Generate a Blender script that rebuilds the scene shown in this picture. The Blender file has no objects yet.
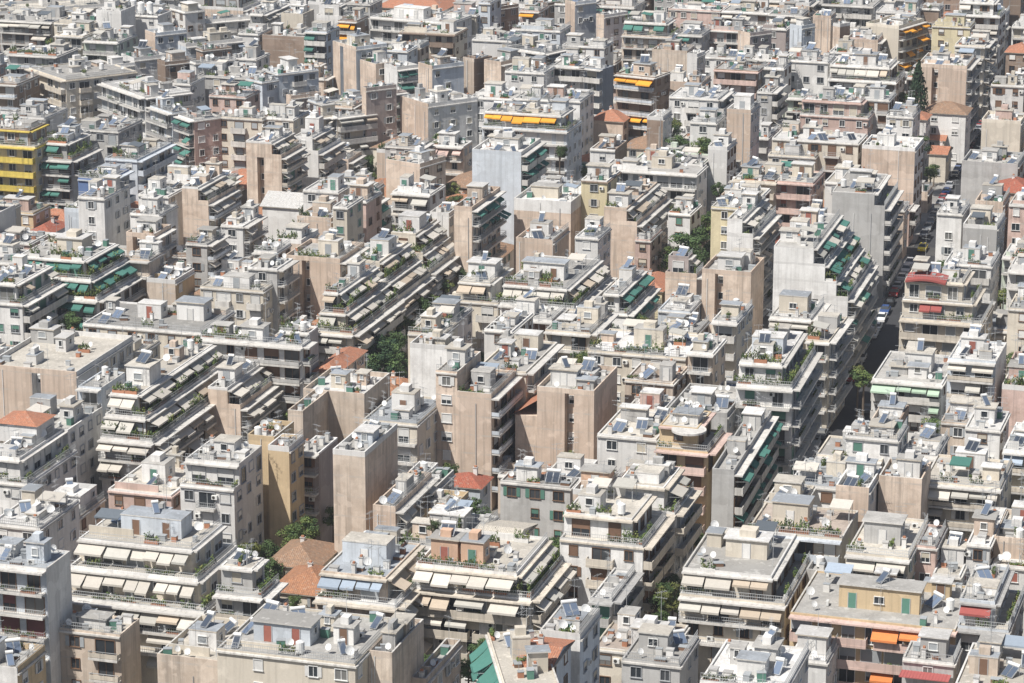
# A dense city of flat roofed apartment blocks seen from a hill
SUN, SKY, EXPO, HAZE = 4.7, 0.062, 0.36, 0.00012
TABLE = """
a1 -34 -20 13 42 6 48 P W c cr C.3,.5,6,5,2.5,w | long cream roofed building with one row of dark square windows ~ long cream roof
a2 96 121 11 9 7 0 P P w wh C.2,.5,4,4,3,w C.8,.5,4,4,3,w | bare white twin towers rising beside the long cream roof ~ white twin towers
a3 117 158 16 9 6 0 M P w wh T4
a4 170 185 12 6 6 38 W W w gr | narrow white block with a dark glazed face ~ dark glazed block
a5 200 205 20 18 5 45 P B w cr
a6 0 52 22 12 6 0 A W g gr aw=w
a7 54 100 25 12 6 0 W W c gr
a8 145 155 33 9 6 40 Pk W b wh C.5,.5,4,4,2.5,w
a9 178 186 44 16 6 40 P A b bg aw=l as=l
a10 157 165 62 8 6 40 P W n gr C.5,.5,5,5,3,k
a11 196 203 50 8 6 40 W W n br
a12 190 196 63 11 6 40 W W w gr
a13 121 134 58 9 6 40 P W w wh C.3,.5,4,4,2.6,w
a14 95 101 66 9 6 40 P W w cr C.6,.5,5,4,2.6,w
a15 55 83 36 12 6 0 B W c wh
a16 84 118 42 12 6 0 A W e gr
a17 8 57 56 12 6 0 B W g gr veg
a18 23 66 80 19 6 38 B M c gr bc=c C.3,.5,5,4,2.6,w | brown corner block with cream balcony bands round its lit flank ~ cream banded corner block
a19 101 145 97 12 6 38 B B w wh C.7,.4,4,4,2.4,w | white balcony block under a broad white roof and one red terrace ~ broad white roof
a20 150 172 113 5 6 38 B W b gr aw=t
a21 178 194 120 7 6 38 A W p gr aw=t top=o | pink block with teal awning under an orange and a cream rooftop awning ~ pink block with orange rooftop awning
a22 216 262 119 13 6 0 M M c gr C.7,.4,5,4,2.8,w | beige block of plain windows with a white rooftop cabin
a23 -12 35 147 10 7 0 B W y br bc=Y st=1 top=n | yellow banded balcony block with a brown penthouse ~ yellow banded block
a24 32 72 160 13 6 0 A B g cr aw=t st=1 veg | grey balcony block with green and white awnings ~ green and white awning block
a25 45 70 140 10 6 0 B W g gr veg
a26 78 108 180 18 6 0 W B B gr bc=b veg | blue walled terrace block stepping up beside a narrow street ~ blue walled terraces
a26b 105 137 160 18 6 0 W B b gr bc=b veg sc=B
a27 -12 17 84 12 6 0 B W n br
a28 70 118 131 13 6 0 M W g gr S3
a29 5 44 118 12 6 0 M W w gr D4
a30 197 250 78 10 6 0 W W g gr
a31 209 245 97 9 6 0 W W p bg C.3,.5,5,4,2.6,p
a32 168 190 84 9 6 0 W W w cr C.5,.5,4,4,2.5,p
a33 230 256 59 9 6 0 W W w wh
a34 238 258 34 10 6 0 W W w wh
b1 308 342 3 10 6 0 P W g gr | blank pale grey wall at the far end of the city ~ blank pale grey wall
b2 343 370 4 10 6 0 W W g gr
b3 281 303 14 8 7 0 P P c wh | cream tower with windowless walls and flat white top ~ windowless cream tower
b4 250 263 14 18 6 0 A A g gr aw=w as=w
b5 376 443 9 14 5 0 W W c gr hip=o | long low house under an orange tile roof at the far edge ~ far orange tile roof
b6 370 450 23 13 6 8 B W w wh C.35,.4,14,6,3,w | wide white penthouse block with dark balconies below it ~ wide white penthouse
b7 444 476 15 10 6 0 W W c cr C.4,.5,8,5,3,p
b8 474 490 3 10 7 0 W W b wh
b9 490 497 7 8 6 30 P W n gr
b10 338 357 21 9 6 0 A W n gr aw=o | small brown block with stacked orange awnings far off ~ small stacked orange awnings
b11a 262 304 37 12 6 0 Pn P n gr | brown windowless box beside a slate blue balcony block ~ brown windowless box
b11b 305 327 32 9 7 0 A W b gr aw=t as=t
b12 333 356 47 9 7 38 Vk M b cr C.5,.4,6,6,3,c | tall pink slab wall with one dark light shaft and cream cabin ~ tall pink slab
b13 383 407 51 8 6 0 W W b wh
b14 360 376 64 7 6 38 Pk P k wh
b15 384 397 67 6 6 38 P A w wh aw=t as=t
b16 400 455 34 10 6 0 B W c gr bc=n
b17a 408 420 45 7 6 0 Pt W t gr
b17 418 432 66 9 7 38 Pk W b gr C.6,.5,4,4,2.6,k | tan tower wall joined to a blue grey facade ~ tan tower with blue flank
b18 463 474 59 6 6 30 Pt Pn n br
b19 484 501 62 10 6 25 Pk A k cr aw=w as=w
b20 472 511 41 10 6 0 W W w wh S1
b21 262 278 74 11 6 40 W M b wh | pale blue block with dark balcony recesses ~ pale blue recessed block
b21b 246 262 82 5 6 30 W W b gr
b22 286 291 96 8 5 40 Pk W k gr
b23 308 316 102 13 5 40 W W b gr
b24 356 366 88 8 7 40 Pk W m gr | mauve grey tower with a pink blind wall behind bare trees ~ mauve grey tower
b24b 387 392 93 4 6 40 W B m br
b25 400 428 104 13.5 6 38 Pk W w wh C.7,.4,5,4,3,w | large pink blind wall turning into a white windowed facade ~ large pink blind wall
b26 470 512 99 10 6 0 W W w gr
b27 373 397 148 9 3 10 W W c gr hip=n
b27b 398 441 143 10 3 0 W W c gr hip=n | low house with a long brown tile roof between tall blocks ~ long brown tile roof
b29 250 293 119 10 6 0 W W c gr
b30 288 296 120 11 5 40 A A c gr aw=w as=w
b30b 331 337 117 10 5 40 A A c gr aw=w as=w
b31 246 281 155 12 6 0 Vk A k wh as=w st=1 sf=0 top=q | tan blind wall with dark shaft and peach penthouse ~ tan wall with peach penthouse
b32 290 318 151 14 5 0 P A w gr as=w st=1 C.7,.6,4,4,4,w | terraced block with white tower cabin and cream side awnings ~ white tower cabin
b33 386 420 164 9 6 18 Pk W k wh C.7,.5,5,4,2.5,w
b34 472 521 152 14 8 0 Pb A w wh as=t S3 C.6,.5,8,5,2.6,w | huge blank white blue wall with solar heaters on top ~ huge blank white wall
b35 482 567 131 12 5 0 B W b cr aw=o st=1 sa=o | long pale block with a row of orange awnings along its penthouse ~ long orange awning row
c1 565 575 2 7 7 38 Pk W b gr | beige edged blue grey tower at the far edge ~ blue grey tower
c2 596 604 15 9 6 30 Pk W w wh
c3 520 539 11 9 6 0 A W p gr aw=o
c4 537 548 3 8 6 20 Pn W n gr
c5 622 672 37 10 6 0 A W t gr sa=t st=1
c6 676 702 35 9 6 0 A W g gr aw=t
c7 668 720 11 9 6 0 W W p wh
c8 722 770 13 10 6 0 A W w gr aw=w
c9 704 748 31 9 6 0 B W p gr
c10 738 750 33 7 7 38 Pk W m gr | tan edged purple grey tower ~ purple grey tower
c11 505 545 53 9 6 24 A A d dk aw=d as=d | low dark building under long slate grey awnings ~ long slate awnings
c12 556 582 60 7 6 0 A W w gr aw=e
c13 562 604 47 9 6 0 W W w wh
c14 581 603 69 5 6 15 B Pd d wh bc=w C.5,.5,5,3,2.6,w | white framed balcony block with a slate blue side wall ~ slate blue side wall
c15 616 655 77 8 7 12 A W n cr bc=w aw=o a3 C.6,.4,7,4,3,k | brown office block with white slab edges and two orange awnings ~ brown office block
c16 652 687 51 9 6 0 Pt W t br C.5,.5,5,4,3,c
c17 687 697 54 5 7 10 P W w gr
c18 700 750 59 9 6 0 W W w gr sa=t
c19 714 758 71 9 6 0 B W n gr bc=p
c20 657 702 83 9 6 0 Pk W k cr C.3,.5,4,4,2.5,w
c21 669 718 99 11 6 0 M A w wh C.3,.5,4,4,2.6,w C.7,.5,4,4,2.6,w
c22 647 663 117 8 6 0 Pn W w wh
c24 634 702 164 10 5 0 W W e gr bc=w C.5,.6,4,3,2.5,e | pale green block with red doors and small windows ~ pale green block
c25 727 751 110 9 7 0 Pk W w wh C.6,.5,6,5,4,w | square tan blind wall framed by white with a white tower ~ square tan blind wall
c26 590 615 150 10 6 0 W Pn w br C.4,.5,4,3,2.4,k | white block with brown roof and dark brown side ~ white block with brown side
c27 592 623 118 8 4 0 Pk W k gr hip=o
c28 532 580 101 12 6 0 M W w wh C.3,.5,6,4,2.6,p
c29 505 544 73 9 6 0 W W w wh
c30 506 548 100 8 6 0 W W w gr
c31 552 584 67 8 6 0 A W g gr aw=g
c32 512 560 31 10 6 0 W W b gr
c33 752 785 60 9 6 0 B W w gr sa=t
c34 757 772 92 12 6 0 W A g gr as=w
c35 690 716 123 9 6 0 W W w wh
c36 708 727 147 9 6 0 P W w gr C.5,.5,4,4,3,w
d1 790 802 26 5 7 30 P W b wh C.5,.5,3,3,2.5,w | slim white blue tower with square windows ~ slim white blue tower
d2 833 840 24 4 6 30 Pk Pn k gr
d3 813 831 16 7 6 0 Pk W k gr
d4 846 878 40 10 5 0 Pk A p gr aw=g as=g
d5 866 899 26 14 6 18 Pc A c cr as=o | cream blind wall with tan orange side awnings ~ cream blind wall
d6 918 939 9 8 6 0 W W n gr
d7 958 1000 16 10 6 0 A W w wh aw=w st=1
d8 932 970 27 9 6 0 W W y gr C.6,.5,8,4,3,y | yellow penthouse block above the shaded street ~ yellow penthouse
d9 955 985 46 12 6 0 A A c gr aw=g as=g
d10 918 967 66 15 7 0 Vk B k wh C.3,.5,6,4,2.6,w | tall tan wall with a window shaft beside the cypress ~ tall tan wall by the cypress
d12 828 896 82 13 5 0 B W w wh bc=w st=1 sa=w C.6,.4,8,5,3,w | broad white villa block with white awnings and green windows ~ broad white block
d13 785 828 62 9 6 0 W W w wh aw=t C.5,.5,6,4,2.6,w
d14 752 784 68 9 6 0 A W w gr aw=r
d15 800 868 118 13 5 0 W W p wh bc=p st=1 | long pinkish block with two tiers of plain windows ~ long pinkish block
d16 818 889 100 9 6 0 M W w wh
d17 871 913 117 10 5 0 W W w wh
d18 896 926 118 8 4 0 W W w gr hip=o
d18b 924 966 113 8 4 0 W W w gr hip=n
d18c 920 944 139 9 2 0 W W c gr gab=o
d18d 929 946 153 8 2 0 W W c gr gab=o
d19 862 915 148 11 6 0 Pk W w wh C.3,.5,6,4,2.6,w | white topped block with tan blind front beside small orange roofs ~ tan front by orange roofs
d20 772 858 143 10 6 0 M W c wh C.4,.5,6,4,2.6,w
d21 768 815 157 9 5 0 W W c gr C.5,.5,5,4,2.5,w
d22 982 1021 121 10 5 0 Pc W c wh C.5,.5,6,4,2.5,p
d23 991 1024 86 10 5 0 W W w gr
d24 1006 1032 52 9 4 0 W W n gr hip=o
d25 962 1018 164 12 5 0 Pg W g gr C.4,.5,5,4,2.5,w | broad blank grey white wall beside the shaded street ~ blank grey wall by the street
d27 760 786 29 8 6 0 W W m gr
d28 765 802 15 9 6 0 A W g gr aw=w
d29 876 916 13 10 6 0 W W w wh
d30 815 873 6 10 6 0 B W g gr
d31 829 857 53 8 5 0 W W w wh
d32 1012 1034 27 9 4 0 A W w gr aw=w
e2 -12 33 213 8 4 0 W W o br C.5,.5,9,4,2.5,p | ochre house with a pink roof terrace ~ ochre house
e3 24 50 232 9 3 0 W W w gr hip=r | white house under a red hipped tile roof ~ red hipped roof
e4 78 104 198 12 7 0 M W w br | white tower block with brown roof and blue shaded flank ~ white tower block
e4b 64 83 209 8 6 0 Pb W w wh
e6 8 97 300 18 4 0 A B w gr aw=t as=t st=2 C.65,.6,8,6,3,c veg | white block with two tiers of long green awnings ~ green awning tiers
e7 182 208 201 14 6 0 Pk A k gr as=w st=1 sf=0 S2 | pink blind tower with terraces stepping down its flank ~ pink stepped tower
e8 126 154 234 8 6 0 Vk A k cr as=t
e9 138 168 196 9 6 0 W W w wh
e10 114 132 212 9 3 0 W W c gr hip=o
e11 130 159 215 9 6 0 W W w wh S2 C.4,.5,4,4,3,w
e12 122 149 260 8 5 0 B W t cr
e13 136 175 280 9 4 0 Pt W o br
e14 186 207 244 9 5 0 W A g gr as=w
e15 221 243 226 10 5 0 W A w wh as=w
e16 200 263 291 10 5 0 M W c cr st=1 S2 C.6,.5,8,4,2.6,w | cream block with yellow and turquoise doors under solar heaters ~ cream block with turquoise door
e17 83 201 333 15 5 0 W W c dg C.4,.6,7,4,2.8,w C.85,.7,8,5,4,w S2 | wide cream block with a flat dark grey roof and white cabin ~ wide dark grey roof
e18 200 302 346 13 6 0 B B w wh bc=w veg C.5,.7,6,4,3,w | wide white balcony block with planted roof edge ~ wide white balcony block
e19 -25 22 304 16 5 0 W A w gr as=w st=1 D3
e20 -22 12 263 10 5 0 W W t gr
e21 -12 30 243 9 5 0 W W p gr
f2 262 299 204 9 5 0 P W w gr gab=w | white pitched roof shed among flat roofs ~ white pitched shed
f3 303 338 192 9 6 0 W W w wh
f4 297 331 218 12 6 0 Pk W k gr veg C.3,.6,6,4,2.5,t | pinkish blind wall topped by a green hedge terrace ~ pink wall with hedge terrace
f5 333 347 207 9 7 0 W W c gr
f6 341 366 201 9 6 0 W W p gr C.6,.5,6,5,3,k
f13b 430 449 213 9 6 0 Pw W w cr
f9 392 430 194 9 6 0 A W w wh aw=w
f12 285 340 259 13 6 0 Vk A k gr as=w veg | wide pink blind wall with a narrow window shaft ~ wide pink shaft wall
f12b 316 353 334 24 4 0 A A c cr aw=w as=w st=2 veg | stepped cream block with cream awnings and planted terraces ~ planted cream terraces
f12c 350 394 299 20 4 0 P A c wh as=w st=2 veg C.2,.5,8,6,3.2,w C.8,.6,6,4,3.2,w S2 | long terraced flank of cream awnings over the planted street ~ cream awning flank
f12d 384 430 270 17 4 0 P A c wh as=w st=2 veg C.3,.4,8,6,3.2,w C.8,.5,7,4,3.2,b | terraced flank with white roof cabins before the pink tower with green side awnings ~ cabin topped terraces
f13 450 472 207 18 7 0 Pk A k br as=t C.4,.5,8,5,3.5,t | pink fronted tower with green awnings down its shaded side ~ pink tower with green awnings
f14 455 498 303 14 5 0 M W c cr st=1 aw=w C.5,.5,8,5,3,w | pale stone block with white rooftop cabin ~ pale stone block
f15 416 453 324 11 5 0 W W w wh C.7,.5,6,4,3,w
f16 408 443 335 8 6 0 W W c cr
f17 484 512 331 12 6 0 M W w gr
f19 275 301 240 9 6 0 Pt W t gr veg
f20 248 277 269 8 6 0 M B g gr | pale grey block with a dark balcony flank ~ dark balcony flank
f21 254 277 252 7 6 0 A W w gr aw=w
g1 514 571 202 13 6 0 Pk P k wh band=w C.3,.5,9,4,2.5,c | pink blind wall capped by a broad white band ~ pink wall with white band
g2 571 607 181 10 7 0 M W y cr aw=w bc=n | pale yellow block with an orange doored balcony stack ~ pale yellow block
g3 602 697 174 9 6 0 B W w gr bc=w | long white facade of dark balcony windows over treetops ~ long white facade
g4 604 637 222 24 5 0 Pk A k gr as=w st=2 sf=0 C.3,.1,7,4,3,w | stepped pink blind wall with a red door in its white cabin ~ stepped pink wall
g5 634 650 240 9 4 0 W W p gr
g6 632 662 289 11 3 0 W W y gr hip=o | low yellow house under an orange tile roof beside dark trees ~ orange tile roof by trees
g8 500 575 309 24 5 0 A A w gr aw=w as=w st=1 veg C.45,.3,12,4,3.5,w | long white block with white cabin and terraced flank ~ long white terraced block
g9 545 590 333 15 5 0 A A c gr aw=w as=w
g10 505 552 320 9 5 0 A W p gr aw=p
g11 600 627 314 20 4 0 W A w gr as=t st=1 | narrow terrace house with a row of green awnings ~ green awning terraces
g13 658 690 312 11 4 0 W W b wh
g14 655 697 333 9 4 0 A W c gr aw=w
g15 702 751 272 11 6 0 Vk P k gr | broad pinkish blind wall with side shaft beside the dark trees ~ broad pink wall by trees
g16 727 753 234 20 6 0 P A w gr as=w st=2 sf=0 | white blind wall with terraces stepping down ~ white stepped wall
g17 711 738 208 11 6 0 W W y wh | pale cream yellow block with dark square windows ~ cream yellow block
g18 733 776 182 10 6 0 B W c cr bc=c
g19 725 760 198 9 6 0 W W c cr
g22 575 598 238 9 6 0 W W w wh
g23 516 553 240 11 5 0 Pk W k wh S2 C.35,.6,6,4,3,w C.8,.5,4,4,3,w | pink front below two white solar cabins ~ pink front with solar cabins
g25 668 690 214 9 5 0 W W w wh
h1 755 813 183 11 6 0 B W p cr bc=p shut=r | pinkish block with deep red shutters ~ red shuttered block
h2 825 864 184 12 6 0 W W w cr C.3,.5,7,5,2.6,w
h3 832 885 206 26 6 -2 Pg B g gr st=1 sf=0 | grey blind gable above the shaded street ~ grey gable over street
h5 773 848 297 36 5 -1 Vw A w gr as=m st=3 sf=0 C.2,.4,5,4,2.8,w veg | white walled block with terraces of green awnings stepping to the street ~ stepped white wall
h6 790 826 228 9 7 0 W W c wh C.7,.5,6,4,3,c
h7b 806 829 341 16 5 0 B B c gr veg
h7 770 811 319 12 5 0 A B c wh aw=w as=w C.35,.4,8,5,4,c | cream block with a brown doored tower cabin ~ cream brown door cabin
h9 900 982 324 14 4 0 B W c cr bc=c st=2 redtop | cream stepped block with a curved red awning on top ~ curved red awning
h10 963 997 226 11 5 0 Pg W g gr C.25,.5,6,4,3.5,c C.7,.5,5,4,3,t
h11 937 962 214 10 5 0 W W w wh
h12 975 1003 202 10 5 0 Pk W k cr
h12b 994 1032 192 10 4 0 W W k gr hip=r
h13 944 991 266 11 5 0 M W w wh C.5,.5,5,4,2.6,w
h14 1008 1040 272 10 5 0 B W w wh
h14b 1008 1040 310 10 5 0 M W c gr aw=t
h15 1009 1040 206 11 5 0 W W p gr
i1 -15 76 372 22 6 0 Vk M w cr | weathered white pink blank walls below a cracked pale roof ~ weathered blank walls
i2 78 101 388 9 6 0 B P b gr
i3 100 153 442 34 4 0 A A w cr aw=w as=w st=2 veg C.6,.2,8,6,3.5,w | terraced white block with cream awnings and a yellow curtain ~ yellow curtain terraces
i4 197 240 405 24 4 0 Pk A k gr as=w st=2 sf=0 S2 | pink stepped blind wall with white side awnings ~ pink stepped gable
i5 88 140 353 8 5 0 W W c cr
i5b 210 240 357 9 5 0 W W w bg S2 
i6 6 68 430 13 5 0 W Pw w gr D2
i7 -20 27 484 18 4 0 W W w gr st=1 tilecab | white house with small orange tiled cabin and yellow side awning ~ small orange tiled cabin
i8 108 171 495 15 4 0 W W p cr bc=p C.5,.45,6,5,3.4,w D3 | pink walled block with white roof cabin and brown dish ~ pink walled block
i9 180 234 489 11 5 0 M P w gr st=1 C.6,.6,5,4,2.4,w
j1a 247 274 437 8 6 0 Po Po o gr | sunlit ochre blind block ~ ochre blind block
j1b 268 289 447 6 6 0 Po W o br | tall ochre block with shadowed recess and side windows ~ ochre recess block
j1c 297 319 453 8 5 0 B P m gr | dim recessed block between the ochre walls and the tan slit tower
j2 314 336 371 14 4 0 W W c gr hip=o | grey house under a plain orange hipped roof ~ orange hipped roof
j4 303 364 394 12 6 0 Pt P t wh C.4,.4,3,3,2.6,c | brown pink blind wall with tile scraps on its roof ~ brown pink blind wall
j4b 288 303 411 11 6 0 Pt P t gr
j5 363 417 424 14 5 0 M W c bg C.55,.5,6,4,4,w | cream low block with white cabin and red brown door ~ cream block with red door
j6a 418 457 372 12 7 0 M P k gr C.7,.5,5,4,3,w | beige tower with a stack of white balconies ~ white balcony stack
j6b 456 491 394 18 6 0 Pk B k dg veg C.2,.5,5,4,3,g | wide pink blind wall with planted balcony flank ~ pink wall with planted flank
j7 410 449 346 9 6 0 Pw W w gr aw=o
j9 316 365 452 14 7 0 Vt P k gr S1 D2 C.9,.4,3,4,2.6,b | tall pale tan tower with a slit and single solar heater ~ tall tan slit tower
j9b 366 397 507 16 5 0 Pk A k gr as=w veg st=1 sf=0
j10 416 449 511 9 4 0 Po W o cr | low ochre walled roof terrace ~ ochre roof terrace
j11 400 419 481 9 4 0 P W w gr
j12 418 437 486 8 4 0 Pg W g gr
k1 477 526 372 18 6 0 W B c gr | cream block with dark shaded terraces on its flank ~ cream block with dark flank
k2 537 594 391 14 6 0 Vk P k gr S2 D2 trislope | pink blind wall with an orange tiled slope beside it ~ pink wall with orange slope
k4 588 686 358 14 5 0 W Pm c wh C.55,.5,8,4,3.5,c S1 veg | broad cream block with white roof and dark windows ~ broad cream roof
k5 688 713 353 9 6 0 B W t gr
k5b 712 737 322 12 6 0 B W c gr
k6 625 673 383 10 5 0 W W t br S2 | tan house front with dark windows and slanted solar panel ~ tan house front
k7 625 661 413 9 5 0 W W p cr S1 C.7,.4,5,4,2.8,p
k8 597 656 439 13 5 0 W W w cr D1 | white block with double doors below a beige terrace ~ white double door block
k9 668 727 413 14 5 0 P W g gr D8 C.4,.4,5,4,2.6,g | grey roof crowded with white satellite dishes ~ roof of many dishes
k10 656 708 452 11 5 0 B B o cr bc=p st=1 round | orange corner block with a round white penthouse canopy ~ orange corner block
k11 712 734 470 30 5 -2 Pg A g gr as=t st=1 sf=0 | grey end wall with teal awnings along the street side ~ teal awning row
k12 736 792 388 22 6 -2 B B w wh bc=w st=1 veg C.4,.4,8,5,3,b S2 | white balcony block with a green hedge along its top terrace ~ hedge topped white block
k13 500 570 487 12 4 0 W W g dg S2 C.25,.7,4,3,2.5,w
k14 545 582 478 9 4 0 P W w wh
k15 573 606 492 9 5 0 Pk W k gr S2 C.5,.5,7,4,3,q
k16 612 656 484 8 5 0 Pw W w wh C.3,.5,6,4,2.6,q
l2 872 942 384 17 4 0 A W w gr aw=e sa=w C.6,.5,7,5,4,w | white block with broad pale roof and mint green awnings ~ mint green awnings
l3 948 996 362 12 6 0 A Pw b wh aw=w C.3,.5,6,4,3,w C.7,.5,5,4,3,w | white blue balcony block with beige awnings ~ beige awning block
l4 1002 1034 387 12 5 0 P W p gr veg C.5,.5,8,5,3,p
l5 816 882 460 14 5 0 A P c gr aw=y C.55,.4,6,4,4,g S1 D2 | block with dark terrace roof and faded yellow striped awning ~ faded yellow awning
l6 871 899 422 9 6 0 Pt Pn t gr S1
l7 845 898 440 8 6 0 W W w cr S1 D2
l8 902 943 457 11 5 0 B W w wh bc=w S1
l9 923 1000 488 13 5 0 A W c cr aw=w D3 C.5,.8,7,4,2.8,w | cream block with wide pale terrace roof ~ wide pale terrace
l10 965 1000 430 10 5 0 W W w wh S1 C.3,.5,5,4,2.8,w
l11 941 976 424 9 4 0 W W t br D2
l12 789 840 488 12 5 0 W W w bg
l13 836 869 488 10 6 0 Pk W w wh
l14 879 922 479 9 6 0 Pk P k gr C.8,.4,4,3,3,w | tan blind wall with a white corner kiosk ~ tan wall with white kiosk
l15 1003 1036 452 14 5 0 A W w wh aw=l
l16 764 802 505 10 5 0 W W c gr D2 C.5,.5,6,4,2.8,c
m1 -30 46 569 7 7 0 B Pw b bg bc=w shut=m | grey roofed block with white balconies and maroon shutters ~ maroon shuttered block
m2 60 204 612 17 4 0 A W c cr aw=w st=2 sf=3.2 C.6,.55,14,5,3,b | stepped cream block with three white awnings on each tier ~ tiered white awnings
m2b 52 120 635 6 4 0 M P t cr aw=w top2 | tan fronted lower wing with long white awnings and dark green blind ~ tan lower wing
m3 157 218 661 14 4 0 Pt W c cr C.55,.4,6,4,3,w S2
m4 217 355 664 16 5 0 W W c gr C.28,.35,12,5,3,b S6 D7 | block with cream facade and crowded solar roof ~ crowded solar roof
m5 -10 40 528 14 4 0 W W w wh D3
m5b 42 76 519 10 3 0 W W c gr
m7 -30 17 668 8 4 0 Pw W o gr
n1 268 316 566 10 2 0 W W c gr hip=n | ruined low house with mottled brown tile roof ~ ruined brown tile roof
n1b 272 329 594 12 2 0 W W c gr hip=s | old low house with rusty tile roof beside a tree ~ rusty tile roof
n2 369 398 541 7 2 0 W W c gr hip=o | low house with vivid orange tile roof behind white dishes ~ vivid orange tile roof
n3 315 396 606 16 4 0 B A t bg aw=l bc=c st=1 C.45,.45,10,5,3.4,b D2 | tan house with blue grey roof cabin and light blue awning ~ light blue awning
n4 398 531 599 26 4 0 A A w cr aw=w as=g st=1 sf=0.6 bc=c veg C.1,.2,6,4,4,q C.5,.2,5,4,4,q C.72,.2,5,4,4,q | long white block with peach roof cabins and cream awnings ~ peach roof cabins
n5 487 505 690 6.5 6 66 W P c cr bigaw | corner block with steep teal striped awnings ~ teal striped corner
n6 461 507 552 13 4 0 W W w gr gab=c S1 | white gable ended house with grey windows ~ white gable house
n7 402 466 550 16 4 0 W W w gr veg C.3,.7,8,5,2.6,g | low white block with clipped hedge and fan units on its roof ~ clipped hedge roof
n8 366 392 653 12 5 0 Pt P t gr S2
n9 391 426 679 14 3 0 P W t gr D1
o1b 613 675 513 13 5 0 A B w cr as=g st=1 bc=c
o1 560 643 546 13 5 0 M B w cr bc=c st=1 C.2,.2,5,4,2.6,w | white cornered block with brown balconies deep in shade ~ shaded brown balconies
o3 590 612 600 12 4 0 B B g wh bc=g st=1 veg
o4 680 785 604 20 4 -1 A W c gr aw=w st=1 sf=1.5 C.7,.5,9,5,3,c | cream block with grey roof and a roofless white canopy cabin ~ grey roof with canopy
o7 582 668 655 11 3 0 W W c br S2
o8 540 580 634 9 6 0 Pw W b gr S1 | white blue tower cluttered with pipes ~ cluttered white blue tower
o8b 516 548 668 10 6 0 W W b gr gab=o
o9 622 680 665 12 4 0 W W g gr S1 C.3,.5,6,4,3,g
o10 700 785 690 14 5 0 W W w wh S2
p1 728 842 539 14 5 0 B Pg c br bc=b veg C.3,.5,8,5,4,c | dull brown roofed block with a blue planted balcony ~ dull brown roof
p2 846 909 558 16 5 0 A W c cr aw=w C.4,.4,8,5,4,g | block with paired cream awnings below a round grey cabin ~ paired cream awnings
p3 914 936 547 9 5 0 W W p gr S2
p4 913 960 576 12 4 0 W W w cr shut=r S1 C.3,.5,5,4,2.8,w | white house with two brown red shutters ~ brown red shutters
p5 790 955 630 17 4 0 A W o gr aw=O awf=.5 bc=p C.5,.35,17,5,4,o S4 D5 | yellow block with orange awnings and yellow roof cabins ~ bright orange awnings
p6 955 1009 631 15 4 0 B W b gr st=1 sf=1.6 bc=g sa=r | pale blue block with green railing and small red awning ~ green railed block
p7 992 1034 568 11 4 0 W W w cr shut=r
p8 942 990 545 16 5 0 W W w wh S2 C.4,.3,7,4,3,k
p9 994 1034 540 12 5 0 Pk W t cr
p10 903 954 663 6 4 0 W W g gr S1 redroof | small block with a red corrugated sheet roof ~ red corrugated roof
p11 788 826 662 10 3 0 W W w wh C.5,.5,6,4,3,w
p13 955 1034 692 14 4 0 W W t cr
p14 790 826 571 9 4 0 P W g gr S1
"""
import bpy, math, random, re
from mathutils import Vector, Matrix
from mathutils.bvhtree import BVHTree

# ------------------------------------------------------------------ scene basics
scn = bpy.context.scene
COL = scn.collection
F = 3000.0; PIT = math.radians(15.9); HC = 153.0; AZ = 17.0
cp, sp = math.cos(PIT), math.sin(PIT)
R = math.radians

def unproj(x, y, z):
    """world x, y of the point at height z that the photograph shows at pixel x, y"""
    a = (x - 512) / F; b = (341.5 - y) / F
    dy = cp + b * sp; dz = -sp + b * cp
    t = (z - HC) / dz
    return a * t, dy * t

def proj(p):
    d = p[1] * cp + (HC - p[2]) * sp
    u = p[1] * sp - (HC - p[2]) * cp
    return 512 + F * p[0] / d, 341.5 - F * u / d

# ------------------------------------------------------------------ materials
MATS = {}
def nt(name):
    m = bpy.data.materials.new(name); m.use_nodes = True
    t = m.node_tree; b = t.nodes['Principled BSDF']
    return m, t, b
def N(t, typ, **kw):
    n = t.nodes.new(typ)
    for k, v in kw.items(): setattr(n, k, v)
    return n
def noise(t, scale, detail=4, rough=.6, stretch=None):
    n = N(t, 'ShaderNodeTexNoise'); n.inputs['Scale'].default_value = scale
    n.inputs['Detail'].default_value = detail; n.inputs['Roughness'].default_value = rough
    src = N(t, 'ShaderNodeNewGeometry').outputs['Position']
    if stretch:
        mp = N(t, 'ShaderNodeMapping'); mp.inputs['Scale'].default_value = stretch
        t.links.new(src, mp.inputs[0]); src = mp.outputs[0]
    t.links.new(src, n.inputs['Vector'])
    return n.outputs['Fac']
def ramp(t, fac, lo, hi, a=0., b=1.):
    r = N(t, 'ShaderNodeMapRange'); r.inputs[1].default_value = lo; r.inputs[2].default_value = hi
    r.inputs[3].default_value = a; r.inputs[4].default_value = b
    t.links.new(fac, r.inputs[0]); return r.outputs[0]
def mul(t, a, b):
    m = N(t, 'ShaderNodeMath', operation='MULTIPLY')
    for i, v in enumerate((a, b)):
        if isinstance(v, (int, float)): m.inputs[i].default_value = v
        else: t.links.new(v, m.inputs[i])
    return m.outputs[0]
def mixc(t, fac, a, b, blend='MIX'):
    m = N(t, 'ShaderNodeMix', data_type='RGBA', blend_type=blend)
    for i, v in ((0, fac), (6, a), (7, b)):
        if isinstance(v, (int, float)): m.inputs[i].default_value = v
        elif isinstance(v, tuple): m.inputs[i].default_value = (*v, 1)
        else: t.links.new(v, m.inputs[i])
    return m.outputs[2]
def orand(t, lo, hi):
    o = N(t, 'ShaderNodeObjectInfo'); return ramp(t, o.outputs['Random'], 0, 1, lo, hi)
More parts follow.
